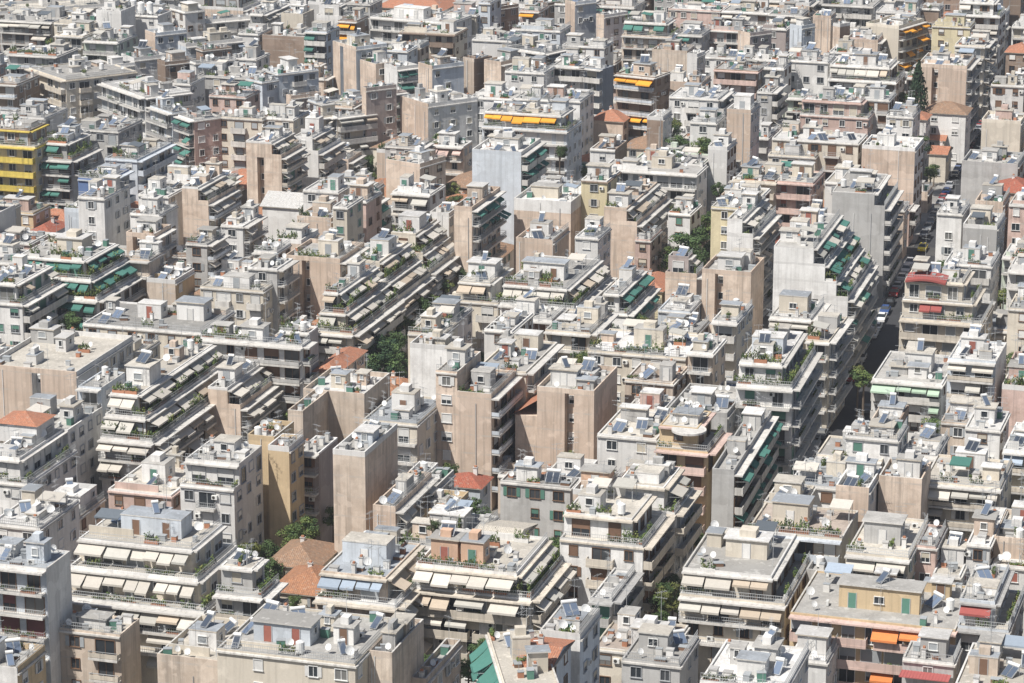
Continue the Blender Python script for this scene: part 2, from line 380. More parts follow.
def scaled(t, col, val):
    h = N(t, 'ShaderNodeHueSaturation'); t.links.new(val, h.inputs['Value'])
    if isinstance(col, tuple): h.inputs['Color'].default_value = (*col, 1)
    else: t.links.new(col, h.inputs['Color'])
    return h.outputs[0]

def wallmat(key, rgb, stain=.5, slabs=False):
    m, t, b = nt('wall_' + key)
    c = scaled(t, mixc(t, orand(t, 0, .5), rgb, (.66, .58, .48)) if key in ('k', 't') else rgb, orand(t, .76, 1.12))
    if key in ('k', 't'): rgb = tuple(v * .8 + w_ * .2 for v, w_ in zip(rgb, (.66, .58, .48)))
    c = mixc(t, ramp(t, noise(t, .3, 6, .7), .4, .66), c, tuple(v * f for v, f in zip(rgb, (.72, .69, .66) if slabs else (.82, .81, .80))))
    c = mixc(t, mul(t, ramp(t, noise(t, 1.0, 4, .65, (1.6, 1.6, .06)), .48, .7), stain), c, tuple(v * .45 for v in rgb))
    c = mixc(t, mul(t, ramp(t, noise(t, .5, 3, .5), .6, .68), .35), c, tuple(min(1, v * 1.14 + .03) for v in rgb))
    vo = N(t, 'ShaderNodeTexVoronoi', distance='CHEBYCHEV'); vo.inputs['Scale'].default_value = .3
    t.links.new(N(t, 'ShaderNodeNewGeometry').outputs['Position'], vo.inputs['Vector'])
    sx = N(t, 'ShaderNodeSeparateColor'); t.links.new(vo.outputs['Color'], sx.inputs[0])
    c = mixc(t, ramp(t, sx.outputs[0], .7, .72, 0, .22), c, tuple(v * .74 for v in rgb))
    c = mixc(t, ramp(t, sx.outputs[1], .8, .82, 0, .3), c, tuple(min(1, v * 1.15 + .04) for v in rgb))
    if slabs:
        s = N(t, 'ShaderNodeSeparateXYZ'); t.links.new(N(t, 'ShaderNodeNewGeometry').outputs['Position'], s.inputs[0])
        fr = N(t, 'ShaderNodeMath', operation='FRACT'); t.links.new(mul(t, s.outputs[2], 1 / 3.0), fr.inputs[0])
        lt = N(t, 'ShaderNodeMath', operation='LESS_THAN'); t.links.new(fr.outputs[0], lt.inputs[0]); lt.inputs[1].default_value = .09
        c = mixc(t, mul(t, lt.outputs[0], mul(t, ramp(t, noise(t, .6, 2), .4, .6), .55)), c, (.44, .41, .37))
    c = mixc(t, ramp(t, noise(t, 5, 3), .3, .7, 0, .14), c, (.25, .23, .2))
    t.links.new(c, b.inputs['Base Color']); b.inputs['Roughness'].default_value = .9
    b.inputs['Specular IOR Level'].default_value = .2
    return m
def roofmat(key, rgb):
    m, t, b = nt('roof_' + key)
    c = scaled(t, rgb, orand(t, .74, 1.14))
    c = mixc(t, ramp(t, noise(t, .4, 7, .75), .44, .66), c, tuple(v * .58 for v in rgb))
    c = mixc(t, mul(t, ramp(t, noise(t, .8, 4), .56, .66), .6), c, tuple(min(.85, v * 1.3 + .04) for v in rgb))
    c = mixc(t, ramp(t, noise(t, 3, 4), .35, .7, 0, .3), c, (.22, .2, .18))
    t.links.new(c, b.inputs['Base Color']); b.inputs['Roughness'].default_value = .92
    b.inputs['Specular IOR Level'].default_value = .15
    return m
def plain(key, rgb, rough=.7, lo=.85, hi=1.1, spec=.3, metal=0, nz=.2):
    m, t, b = nt(key)
    c = scaled(t, rgb, orand(t, lo, hi))
    if nz: c = mixc(t, ramp(t, noise(t, 2.2, 3), .35, .7, 0, nz), c, tuple(v * .5 for v in rgb))
    t.links.new(c, b.inputs['Base Color']); b.inputs['Roughness'].default_value = rough
    b.inputs['Specular IOR Level'].default_value = spec; b.inputs['Metallic'].default_value = metal
    return m
def tilemat(key, rgb, alt):
    m, t, b = nt('tile_' + key)
    c = mixc(t, ramp(t, noise(t, 1.6, 6, .75), .4, .6), rgb, alt)
    c = mixc(t, ramp(t, noise(t, 4, 3), .48, .58, 0, .6), c, tuple(v * .5 for v in rgb))
    c = mixc(t, ramp(t, noise(t, 2.3, 4), .58, .64, 0, .45), c, (.42, .36, .29))
    tc = N(t, 'ShaderNodeTexCoord')
    w = N(t, 'ShaderNodeTexWave', bands_direction='X'); w.inputs['Scale'].default_value = 1.1
    t.links.new(tc.outputs['UV'], w.inputs['Vector'])
    c = mixc(t, mul(t, w.outputs['Fac'], .35), c, tuple(v * .5 for v in rgb))
    t.links.new(c, b.inputs['Base Color']); b.inputs['Roughness'].default_value = .85
    bp = N(t, 'ShaderNodeBump'); bp.inputs['Strength'].default_value = .5; bp.inputs['Distance'].default_value = .1
    t.links.new(w.outputs['Fac'], bp.inputs['Height']); t.links.new(bp.outputs[0], b.inputs['Normal'])
    return m
def leafmat(key, rgb, rgb2):
    m, t, b = nt('leaf_' + key)
    c = mixc(t, ramp(t, noise(t, 1.3, 3), .35, .65), rgb, rgb2)
    c = scaled(t, c, orand(t, .7, 1.3))
    t.links.new(c, b.inputs['Base Color']); b.inputs['Roughness'].default_value = .75
    b.inputs['Specular IOR Level'].default_value = .2
    return m

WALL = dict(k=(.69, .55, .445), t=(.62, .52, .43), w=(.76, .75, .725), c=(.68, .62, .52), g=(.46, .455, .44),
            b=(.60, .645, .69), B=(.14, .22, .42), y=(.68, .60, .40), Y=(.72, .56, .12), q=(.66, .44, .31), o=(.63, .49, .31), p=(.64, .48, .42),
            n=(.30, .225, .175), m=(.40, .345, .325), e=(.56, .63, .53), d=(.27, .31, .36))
ROOF = dict(gr=(.42, .41, .385), wh=(.67, .66, .635), cr=(.55, .515, .45), br=(.40, .34, .29), bg=(.34, .37, .40),
            dg=(.30, .295, .28), dk=(.16, .17, .18))
AWN = dict(w=(.56, .525, .465), g=(.47, .455, .41), t=(.08, .205, .17), e=(.40, .52, .40), o=(.78, .36, .05),
           O=(.66, .23, .08), y=(.68, .58, .33), l=(.34, .40, .47), r=(.31, .09, .08), p=(.60, .44, .39), d=(.13, .15, .17), k=(.50, .42, .33))
TILE = dict(o=((.52, .22, .125), (.38, .18, .115)), n=((.37, .225, .14), (.25, .175, .125)), r=((.42, .12, .07), (.33, .12, .08)),
            s=((.44, .21, .11), (.30, .15, .09)), c=((.62, .57, .48), (.5, .46, .4)), w=((.6, .59, .57), (.54, .53, .5)))
SHUT = dict(w=(.66, .65, .62), n=(.20, .12, .08), m=(.16, .06, .06), e=(.10, .22, .17), r=(.32, .12, .09), c=(.52, .47, .38), g=(.34, .36, .37), b=(.20, .30, .42))
def M(kind, k=None):
    key = (kind, k)
    if key in MATS: return MATS[key]
    if kind == 'wall': m = wallmat(k, WALL[k], .85 if k in 'ktp' else .4, k in 'ktpn')
    elif kind == 'roof': m = roofmat(k, ROOF[k])
    elif kind == 'awn': m = plain('canvas_' + k, AWN[k], .85, .82, 1.12, .1)
    elif kind == 'tile': m = tilemat(k, *TILE[k])
    elif kind == 'shut': m = plain('shutter_' + k, SHUT[k], .6)
    elif kind == 'glass':
        m, t, b = nt('window_glass'); o = N(t, 'ShaderNodeObjectInfo')
        c = mixc(t, ramp(t, o.outputs['Random'], .78, .8), (.03, .036, .042), (.30, .29, .26))
        c = mixc(t, ramp(t, o.outputs['Random'], .4, .42, 0, .6), c, (.07, .075, .08))
        t.links.new(c, b.inputs['Base Color']); b.inputs['Roughness'].default_value = .12
    elif kind == 'dark': m = plain('dark_opening', (.05, .048, .045), .9, .6, 1.5, .1)
    elif kind == 'frame': m = plain('frame_' + k, dict(w=(.74, .74, .72), n=(.18, .11, .07), g=(.42, .43, .44))[k], .5)
    elif kind == 'metal': m = plain('painted_metal', (.42, .43, .43), .5, .7, 1.2)
    elif kind == 'zinc': m = plain('galvanised_metal', (.55, .57, .59), .4, .8, 1.1, .5, .6)
    elif kind == 'dish': m = plain('dish_white', (.78, .78, .76), .5, .85, 1.05)
    elif kind == 'dishn': m = plain('dish_brown', (.30, .13, .08), .6)
    elif kind == 'panel': m = plain('solar_glass', (.07, .09, .125), .3, .4, 2.2, .5, 0, 0)
    elif kind == 'ac': m = plain('ac_white', (.70, .70, .67), .5)
    elif kind == 'slab': m = wallmat('slab_' + k, {**WALL, 'c': (.63, .57, .48), 'w': (.64, .62, .58)}[k], .75)
    elif kind == 'leaf': m = leafmat(k, *dict(a=((.085, .13, .04), (.15, .19, .06)), b=((.05, .085, .035), (.085, .13, .045)), c=((.018, .038, .02), (.035, .06, .026)), d=((.19, .20, .065), (.12, .15, .045)))[k])
    elif kind == 'bark': m = plain('bark', (.13, .10, .075), .9)
    elif kind == 'redsheet': m = plain('red_sheet', (.45, .13, .12), .6)
    elif kind == 'pot': m = plain('terracotta', (.42, .2, .12), .8)
    MATS[key] = m
    return m

# ------------------------------------------------------------------ mesh builder
class MB:
    def __init__(s): s.v = []; s.f = []; s.m = []; s.mats = []; s.uv = {}
    def mi(s, mat):
        if mat not in s.mats: s.mats.append(mat)
        return s.mats.index(mat)
    def face(s, pts, mat, uv=None):
        i = len(s.v); s.v += [tuple(p) for p in pts]; s.f.append(tuple(range(i, i + len(pts)))); s.m.append(s.mi(mat))
        if uv: s.uv[len(s.f) - 1] = uv
    def box(s, x0, x1, y0, y1, z0, z1, mat, top=None, bottom=True):
        i = len(s.v); k = s.mi(mat); kt = s.mi(top) if top else k
        s.v += [(x0, y0, z0), (x1, y0, z0), (x1, y1, z0), (x0, y1, z0), (x0, y0, z1), (x1, y0, z1), (x1, y1, z1), (x0, y1, z1)]
        fs = [(0, 1, 5, 4), (1, 2, 6, 5), (2, 3, 7, 6), (3, 0, 4, 7), (4, 5, 6, 7)] + ([(3, 2, 1, 0)] if bottom else [])
        for n, q in enumerate(fs):
            s.f.append(tuple(i + a for a in q)); s.m.append(kt if n == 4 else k)
    def prism(s, poly, z0, z1, mat, top=None):
        n = len(poly)
        for i in range(n):
            a, b = poly[i], poly[(i + 1) % n]
            s.face([(a[0], a[1], z0), (b[0], b[1], z0), (b[0], b[1], z1), (a[0], a[1], z1)], mat)
        s.face([(p[0], p[1], z1) for p in poly], top or mat)
    def tube(s, a, b, r0, r1, mat, n=6, caps=True):
        a, b = Vector(a), Vector(b); d = (b - a).normalized()
        u = d.orthogonal().normalized(); w = d.cross(u)
        i = len(s.v); k = s.mi(mat)
        for c, r in ((a, r0), (b, r1)):
            for j in range(n):
                t = 2 * math.pi * j / n; s.v.append(tuple(c + (u * math.cos(t) + w * math.sin(t)) * r))
        for j in range(n):
            s.f.append((i + j, i + (j + 1) % n, i + n + (j + 1) % n, i + n + j)); s.m.append(k)
        if caps:
            s.f.append(tuple(i + n + j for j in range(n))); s.m.append(k)
            s.f.append(tuple(i + n - 1 - j for j in range(n))); s.m.append(k)
    def mesh(s, name, smooth=False):
        me = bpy.data.meshes.new(name); me.from_pydata(s.v, [], s.f)
        for m in s.mats: me.materials.append(m)
        me.polygons.foreach_set('material_index', s.m)
        if s.uv:
            l = me.uv_layers.new(name='UVMap')
            for fi, uv in s.uv.items():
                for k, li in enumerate(me.polygons[fi].loop_indices): l.data[li].uv = uv[k]
        if smooth: me.polygons.foreach_set('use_smooth', [True] * len(s.f))
        me.update(); return me

CACHE = {}
def cached(key, fn):
    if key not in CACHE: CACHE[key] = fn()
    return CACHE[key]
def put(name, mesh, parent=None, loc=(0, 0, 0), rz=0, sc=None):
    o = bpy.data.objects.new(name, mesh); COL.objects.link(o)
    o.location = loc; o.rotation_euler = (0, 0, rz)
    if sc: o.scale = sc
    if parent: o.parent = parent
    return o
def q(v, s=.25): return max(s, round(v / s) * s)

# ------------------------------------------------------------------ shared parts
def window_mesh(w, h, fr, mode, sh, glass=True, frame=True):
    def mk():
        b = MB(); fm = M('frame', fr); g = M('glass')
        if glass: b.face([(-w / 2, -.012, 0), (w / 2, -.012, 0), (w / 2, -.012, h), (-w / 2, -.012, h)], g)
        if frame:
            t = .08
            b.box(-w / 2 - t, -w / 2, -.13, 0, 0, h, fm); b.box(w / 2, w / 2 + t, -.13, 0, 0, h, fm)
            b.box(-w / 2 - t, w / 2 + t, -.15, 0, h, h + t, fm); b.box(-w / 2 - .15, w / 2 + .15, -.2, 0, -.09, 0, fm)
            if w > 1: b.box(-.035, .035, -.05, -.015, 0, h, fm)
            s = M('shut', sh)
            if mode == 1: b.box(-w / 2, w / 2, -.06, -.02, h * .45, h, s)
            elif mode == 2: b.box(-w / 2, w / 2, -.06, -.02, .02, h, s)
            elif mode == 3:
                b.box(-w / 2 - .08 - w * .42, -w / 2 - .085, -.11, -.075, 0, h, s); b.box(w / 2 + .085, w / 2 + .08 + w * .42, -.11, -.075, 0, h, s)
        return b.mesh('window')
    return cached(('win', w, h, fr, mode, sh, glass, frame), mk)
def balcony_mesh(w, d, col):
    def mk():
        b = MB(); m = M('slab', col)
        b.box(-w / 2, w / 2, -d, 0, -.2, 0, m); b.box(-w / 2, w / 2, -d - .04, -d + .1, -.28, .04, m)
        return b.mesh('balcony')
    return cached(('bal', w, d, col), mk)
def railing_mesh(w, d, style, col):
    def mk():
        b = MB()
        if style == 'solid':
            m = M('slab', col); h = .95
            b.box(-w / 2, w / 2, -d + .0, -d + .1, .04, h, m); b.box(-w / 2, -w / 2 + .1, -d + .1, -.02, .0, h, m); b.box(w / 2 - .1, w / 2, -d + .1, -.02, 0, h, m)
        elif style == 'panel':
            m = M('slab', col); r = M('metal')
            b.box(-w / 2, w / 2, -d + .02, -d + .07, .12, .72, m); b.box(-w / 2, w / 2, -d + .01, -d + .08, .9, .97, r)
            for s in (-1, 1): b.box(s * w / 2 - .03, s * w / 2 + .03, -d + .08, -.02, .12, .72, m)
            n = max(2, int(w / 1.5))
            for i in range(n + 1):
                x = -w / 2 + w * i / n; b.box(x - .03, x + .03, -d + .075, -d + .12, .02, .92, r)
        else:
            r = M('metal')
            for z in (.1, .52, .95): b.box(-w / 2, w / 2, -d + .03, -d + .08, z, z + .05, r)
            for s in (-1, 1):
                for z in (.1, .52, .95): b.box(s * (w / 2 - .025) - .025, s * (w / 2 - .025) + .025, -d + .085, -.02, z, z + .05, r)
            n = max(2, int(w / .3))
            for i in range(n + 1):
                x = -w / 2 + .02 + (w - .04) * i / n; b.box(x - .017, x + .017, -d + .04, -d + .07, .15, .95, r, bottom=False)
        return b.mesh('railing')
    return cached(('rail', w, d, style, col), mk)
def awning_mesh(w, pr, dr, col, seg, va=0):
    def mk():
        ra = random.Random(int(w * 40 + pr * 7 + dr * 3) + va * 1000); b = MB(); m = M('awn', col); n = max(1, round(w / seg)); g = .12
        for i in range(n):
            a, c = -w / 2 + w * i / n + g / 2, -w / 2 + w * (i + 1) / n - g / 2
            pq, dq = pr * ra.uniform(.7, 1.12), dr * ra.uniform(.75, 1.25)
            if va == 2 and ra.random() < .35: pq, dq = .35, .2
            p = [(-.02, 0), (-pq * .35, -dq * .4), (-pq * .7, -dq * .75), (-pq, -dq)]
            for (y0, z0), (y1, z1) in zip(p, p[1:]):
                b.face([(a, y0, z0), (a, y1, z1), (c, y1, z1), (c, y0, z0)], m)
                b.face([(a, y0, z0 - .05), (c, y0, z0 - .05), (c, y1, z1 - .05), (a, y1, z1 - .05)], m)
            b.box(a, c, -pq - .03, -pq + .01, -dq - .28, -dq + .01, m)
            for x in (a + .1, c - .1): b.tube((x, -.02, -dq - .25), (x, -pq + .05, -dq - .08), .03, .03, M('metal'), 4, False)
        return b.mesh('awning')
    return cached(('awn', w, pr, dr, col, seg, va), mk)
def ac_mesh():
    def mk():
        b = MB(); b.box(-.42, .42, -.34, -.02, 0, .6, M('ac'))
        b.tube((-.1, -.35, .3), (-.1, -.342, .3), .24, .24, M('dark'), 12)
        b.box(-.35, -.3, -.3, 0, -.08, 0, M('metal')); b.box(.3, .35, -.3, 0, -.08, 0, M('metal')); return b.mesh('air_conditioner')
    return cached('ac', mk)
def dish_mesh(brown=False):
    def mk():
        b = MB(); m = M('dishn' if brown else 'dish'); n = 14; rings = [(.0, 0), (.25, .03), (.5, .12)]
        b.tube((0, 0, 0), (0, 0, .9), .03, .03, M('metal'), 5)
        rot = Matrix.Translation((0, -.08, 1.0)) @ Matrix.Rotation(R(62), 4, 'X')
        pts = [[rot @ Vector((r * math.cos(2 * math.pi * j / n), r * math.sin(2 * math.pi * j / n), z)) for j in range(n)] for r, z in rings[1:]]
        c = rot @ Vector((0, 0, 0))
        for j in range(n):
            k = (j + 1) % n
            b.face([c, pts[0][j], pts[0][k]], m); b.face([pts[0][j], pts[1][j], pts[1][k], pts[0][k]], m)
        b.tube(pts[1][10], rot @ Vector((0, 0, .55)), .015, .015, M('metal'), 4)
        return b.mesh('satellite_dish')
    return cached(('dish', brown), mk)
def antenna_mesh(v):
    def mk():
        b = MB(); m = M('metal'); h = (3.2, 4.3, 2.6)[v]
        b.tube((0, 0, 0), (0, 0, h), .035, .025, m, 5)
        rr = random.Random(v)
        for i in range(2):
            z = h - .15 - i * .8; a = rr.uniform(0, 3.1); dx, dy = math.cos(a), math.sin(a); L = .8
            b.tube((-dx * L, -dy * L, z), (dx * L, dy * L, z), .02, .02, m, 4)
            for k in range(5):
                t = -L + .1 + k * .35; b.tube((dx * t - dy * .3, dy * t + dx * .3, z), (dx * t + dy * .3, dy * t - dx * .3, z), .014, .014, m, 4)
        return b.mesh('antenna')
    return cached(('ant', v), mk)
def solar_parts(v):
    def mk():
        n = 2 if v else 1
        st, pn, tk = MB(), MB(), MB(); w = 1.0 * n; r = M('zinc')
        for x in (-w / 2, w / 2):
            st.tube((x, .9, 0), (x, .9, 1.35), .035, .035, r, 4); st.tube((x, -.75, .12), (x, .9, 1.25), .035, .035, r, 4); st.tube((x, -.75, 0), (x, .9, .0), .03, .03, r, 4)
        for i in range(n):
            a, c = -w / 2 + i + .03, -w / 2 + i + .97
            P = lambda x, u, o: (x, -.8 + 1.65 * u - .57 * o, .16 + 1.1 * u + .82 * o)
            for o, mt, e in ((.04, r, 0), (.075, M('panel'), .05)):
                pn.face([P(a + e, 0 + e / 2, o), P(c - e, 0 + e / 2, o), P(c - e, 1 - e / 2, o), P(a + e, 1 - e / 2, o)], mt)
            for (x0, u0), (x1, u1) in (((a, 0), (c, 0)), ((c, 0), (c, 1)), ((c, 1), (a, 1)), ((a, 1), (a, 0))):
                pn.face([P(x0, u0, -.04), P(x1, u1, -.04), P(x1, u1, .04), P(x0, u0, .04)], r)
        tk.tube((-w / 2 - .05, 1.0, 1.5), (w / 2 + .05, 1.0, 1.5), .27, .27, M('dish'), 12)
        return st.mesh('heater_stand'), pn.mesh('panel'), tk.mesh('tank')
    return cached(('sol', v), mk)
def tank_mesh():
    def mk():
        b = MB(); b.tube((0, 0, .3), (0, 0, 1.6), .55, .55, M('dish'), 14); b.tube((0, 0, 1.6), (0, 0, 1.78), .55, .2, M('dish'), 14)
        for x, y in ((.35, .35), (-.35, .35), (.35, -.35), (-.35, -.35)): b.box(x - .05, x + .05, y - .05, y + .05, 0, .3, M('metal'))
        return b.mesh('water_tank')
    return cached('tank', mk)
def chimney_mesh():
    def mk():
        b = MB(); b.box(-.3, .3, -.25, .25, 0, 1.3, M('wall', 'w')); b.box(-.38, .38, -.33, .33, 1.3, 1.4, M('wall', 'g'))
        b.box(-.2, .2, -.15, .15, 1.4, 1.65, M('pot')); return b.mesh('chimney')
    return cached('chim', mk)
def vent_mesh():
    def mk():
        b = MB(); b.box(-.45, .45, -.45, .45, 0, .55, M('wall', 'w')); b.box(-.52, .52, -.52, .52, .55, .66, M('wall', 'g')); return b.mesh('roof_vent')
    return cached('vent', mk)
def pergola_mesh(w, d, c):
    def mk():
        b = MB(); m = M('metal')
        for x in (-w / 2, w / 2):
            for y, h in ((-d / 2, 2.05), (d / 2, 2.45)): b.box(x - .04, x + .04, y - .04, y + .04, 0, h, m)
        for z in (0, -.05): b.face([(-w / 2 - .15, -d / 2 - .2, 2.1 + z), (w / 2 + .15, -d / 2 - .2, 2.1 + z), (w / 2 + .15, d / 2 + .1, 2.5 + z), (-w / 2 - .15, d / 2 + .1, 2.5 + z)], M('awn', c))
        b.box(-w / 2 - .15, w / 2 + .15, -d / 2 - .24, -d / 2 - .2, 1.9, 2.11, M('awn', c))
        return b.mesh('pergola')
    return cached(('perg', w, d, c), mk)
def junk_mesh(v):
    def mk():
        rnd = random.Random(v); w, d, h = rnd.uniform(.5, 1.4), rnd.uniform(.4, .9), rnd.uniform(.4, 1.3); b = MB()
        mt = [M('shut', 'g'), M('shut', 'w'), M('shut', 'n'), M('pot'), M('zinc'), M('shut', 'e')][v]
        b.box(-w / 2, w / 2, -d / 2, d / 2, 0, h, mt); b.box(-w / 2 - .04, w / 2 + .04, -d / 2 - .04, d / 2 + .04, h, h + .06, M('shut', 'g')); return b.mesh('storage_box')
    return cached(('junk', v), mk)
def leafy(b, rnd, n, cx, cy, cz, rx, ry, rz, size, mat, shell=.45):
    for _ in range(n):
        while True:
            d = Vector((rnd.gauss(0, 1), rnd.gauss(0, 1), rnd.gauss(0, 1)))
            if d.length > .01: break
        d.normalize(); rad = shell + (1 - shell) * rnd.random() ** .6
        p = Vector((cx + d.x * rx * rad, cy + d.y * ry * rad, cz + d.z * rz * rad))
        nrm = (d + Vector((rnd.uniform(-.9, .9), rnd.uniform(-.9, .9), rnd.uniform(-.3, 1.1)))).normalized()
        u = nrm.orthogonal().normalized(); w = nrm.cross(u); a = rnd.uniform(0, 6.28)
        u, w = u * math.cos(a) + w * math.sin(a), w * math.cos(a) - u * math.sin(a)
        s = size * rnd.uniform(.6, 1.3)
        b.face([p - u * s, p + w * s * .6, p + u * s, p - w * s * .6], mat)
def planter_mesh(v, L):
    def mk():
        rnd = random.Random(50 + v); b = MB()
        b.box(-L / 2, L / 2, -.18, .18, 0, .3, M('pot' if v % 2 else 'shut', None if v % 2 else 'w'))
        x = -L / 2 + .2
        while x < L / 2:
            h = rnd.uniform(.15, .6)
            leafy(b, rnd, 26, x, 0, .35 + h * .7, .3, .3, h, .12, M('leaf', rnd.choice('aabbd')), .2); x += rnd.uniform(.2, .42)
        return b.mesh('planter')
    return cached(('plant', v, L), mk)

# ------------------------------------------------------------------ table of buildings
ROWS = []
for ln in TABLE.strip().split('\n'):
    spec, _, lab = ln.partition('|'); t = spec.split(); lab, _, short = lab.strip().partition('~')
    o = {}; o['C'] = []
    for k in t[12:]:
        if '=' in k: a, b_ = k.split('=', 1); o[a] = b_
        elif k[0] == 'C' and len(k) > 2: o['C'].append(k[1:].split(','))
        elif k[0] in 'SDT' and k[1:].isdigit(): o[k[0]] = int(k[1:])
        else: o[k] = True
    ROWS.append(dict(id=t[0], xl=float(t[1]), xn=float(t[2]), yn=float(t[3]), D=float(t[4]), n=int(t[5]), rot=float(t[6]),
                     F=t[7], S=t[8], wall=t[9], roof=t[10] if t[10] in ROOF else 'gr', o=o, label=lab.strip(), short=short.strip()))
    if t[11:] and t[11] not in ('',):
        k = t[11]
        if '=' in k: a, b_ = k.split('=', 1); o[a] = b_
        elif k[0] == 'C' and len(k) > 2: o['C'].insert(0, k[1:].split(','))
        elif k[0] in 'SDT' and k[1:].isdigit(): o[k[0]] = int(k[1:])
        else: o[k] = True
FH = 3.0
for r in ROWS:
    r['zt'] = FH * r['n'] + 1.0
    X, Y = unproj(r['xn'], r['yn'], r['zt'])
    aL = R(AZ - 90 + r['rot']); lx, ly = math.sin(aL), math.cos(aL)
    k = (r['xl'] - 512) / F; dep = Y * cp + (HC - r['zt']) * sp
    r['W'] = (k * dep - X) / (lx - k * ly * cp); r['X'], r['Y'] = X, Y
def uv(r, rot):
    a = R(AZ + rot); return r['X'] * math.cos(a) - r['Y'] * math.sin(a), r['X'] * math.sin(a) + r['Y'] * math.cos(a)
# neighbours share a wall instead of running through each other
for i, a in enumerate(ROWS):
    for b in ROWS[:i]:
        if abs(a['rot'] - b['rot']) > 3: continue
        (ua, va), (ub, vb) = uv(a, a['rot']), uv(b, a['rot'])
        ou = min(ua, ub) - max(ua - a['W'], ub - b['W']); ov = min(va + a['D'], vb + b['D']) - max(va, vb)
        if ou > .02 and ov > .02:
            if ov <= ou or ou > 3.5:
                f = a if va < vb else b
                nd = f['D'] - ov - .03
                if nd > 2.5: f['D'] = nd
                elif ou < 4:
                    g = a if ua > ub else b; g['W'] = max(2, g['W'] - ou - .03)
            else:
                g, l_ = (a, b) if ua > ub else (b, a)
                if g['short'] and not l_['short'] and l_['W'] - ou > 2.5:
                    c_ = ou + .03; l_['X'] -= math.cos(R(AZ + l_['rot'])) * c_; l_['Y'] += math.sin(R(AZ + l_['rot'])) * c_; l_['W'] -= c_
                else: g['W'] = max(2, g['W'] - ou - .03)
def finish(r):
    r['mat'] = Matrix.Translation((r['X'], r['Y'], 0)) @ Matrix.Rotation(r['rz'], 4, 'Z')
    o = r['o']; st = int(o.get('st', 0)); sf = float(o.get('sf', 2.1)); ss = float(o.get('ss', 2.1))
    r['ph'] = ph = .8 if r['F'][0] in 'PV' else .3
    lv = [(-r['W'], 0.0, 0.0, r['D'], 0.0, r['zt'] - ph)]
    for k in range(1, st + 1):
        x0, x1, y0, y1, zb, zr = lv[-1]
        if x1 - x0 - ss < 2.5 or y1 - y0 - sf < 2.5: break
        s2 = 0 if r['S'][0] == 'P' else ss
        lv.append((x0, x1 - s2, y0 + sf, y1, zr, zr + FH))
    r['lv'] = lv

rj = random.Random(7)
for r in ROWS:
    r['X'] += rj.uniform(-.04, .04); r['Y'] += rj.uniform(-.04, .04); r['rz'] = -R(AZ + r['rot']) + R(rj.uniform(-.25, .25))
    finish(r)

# ------------------------------------------------------------------ lower courtyard buildings between the traced blocks
def boxes(rows):
    v, f, own = [], [], []
    for r in rows:
        for (x0, x1, y0, y1, z0, z1) in r['lv']:
            i = len(v)
            v += [r['mat'] @ Vector(p) for p in ((x0, y0, z0), (x1, y0, z0), (x1, y1, z0), (x0, y1, z0), (x0, y0, z1), (x1, y0, z1), (x1, y1, z1), (x0, y1, z1))]
            f += [(i, i + 1, i + 5, i + 4), (i + 1, i + 2, i + 6, i + 5), (i + 2, i + 3, i + 7, i + 6), (i + 3, i, i + 4, i + 7), (i + 4, i + 5, i + 6, i + 7)]
            own += [r] * 5
    return BVHTree.FromPolygons(v, f), own
EYE = Vector((0, 0, HC))
SA = Vector((*unproj(964, 155, 0), 0)); SB = Vector((*unproj(915, 250, 0), 0)); sd = (SA - SB).normalized(); sn = Vector((sd.y, -sd.x, 0))
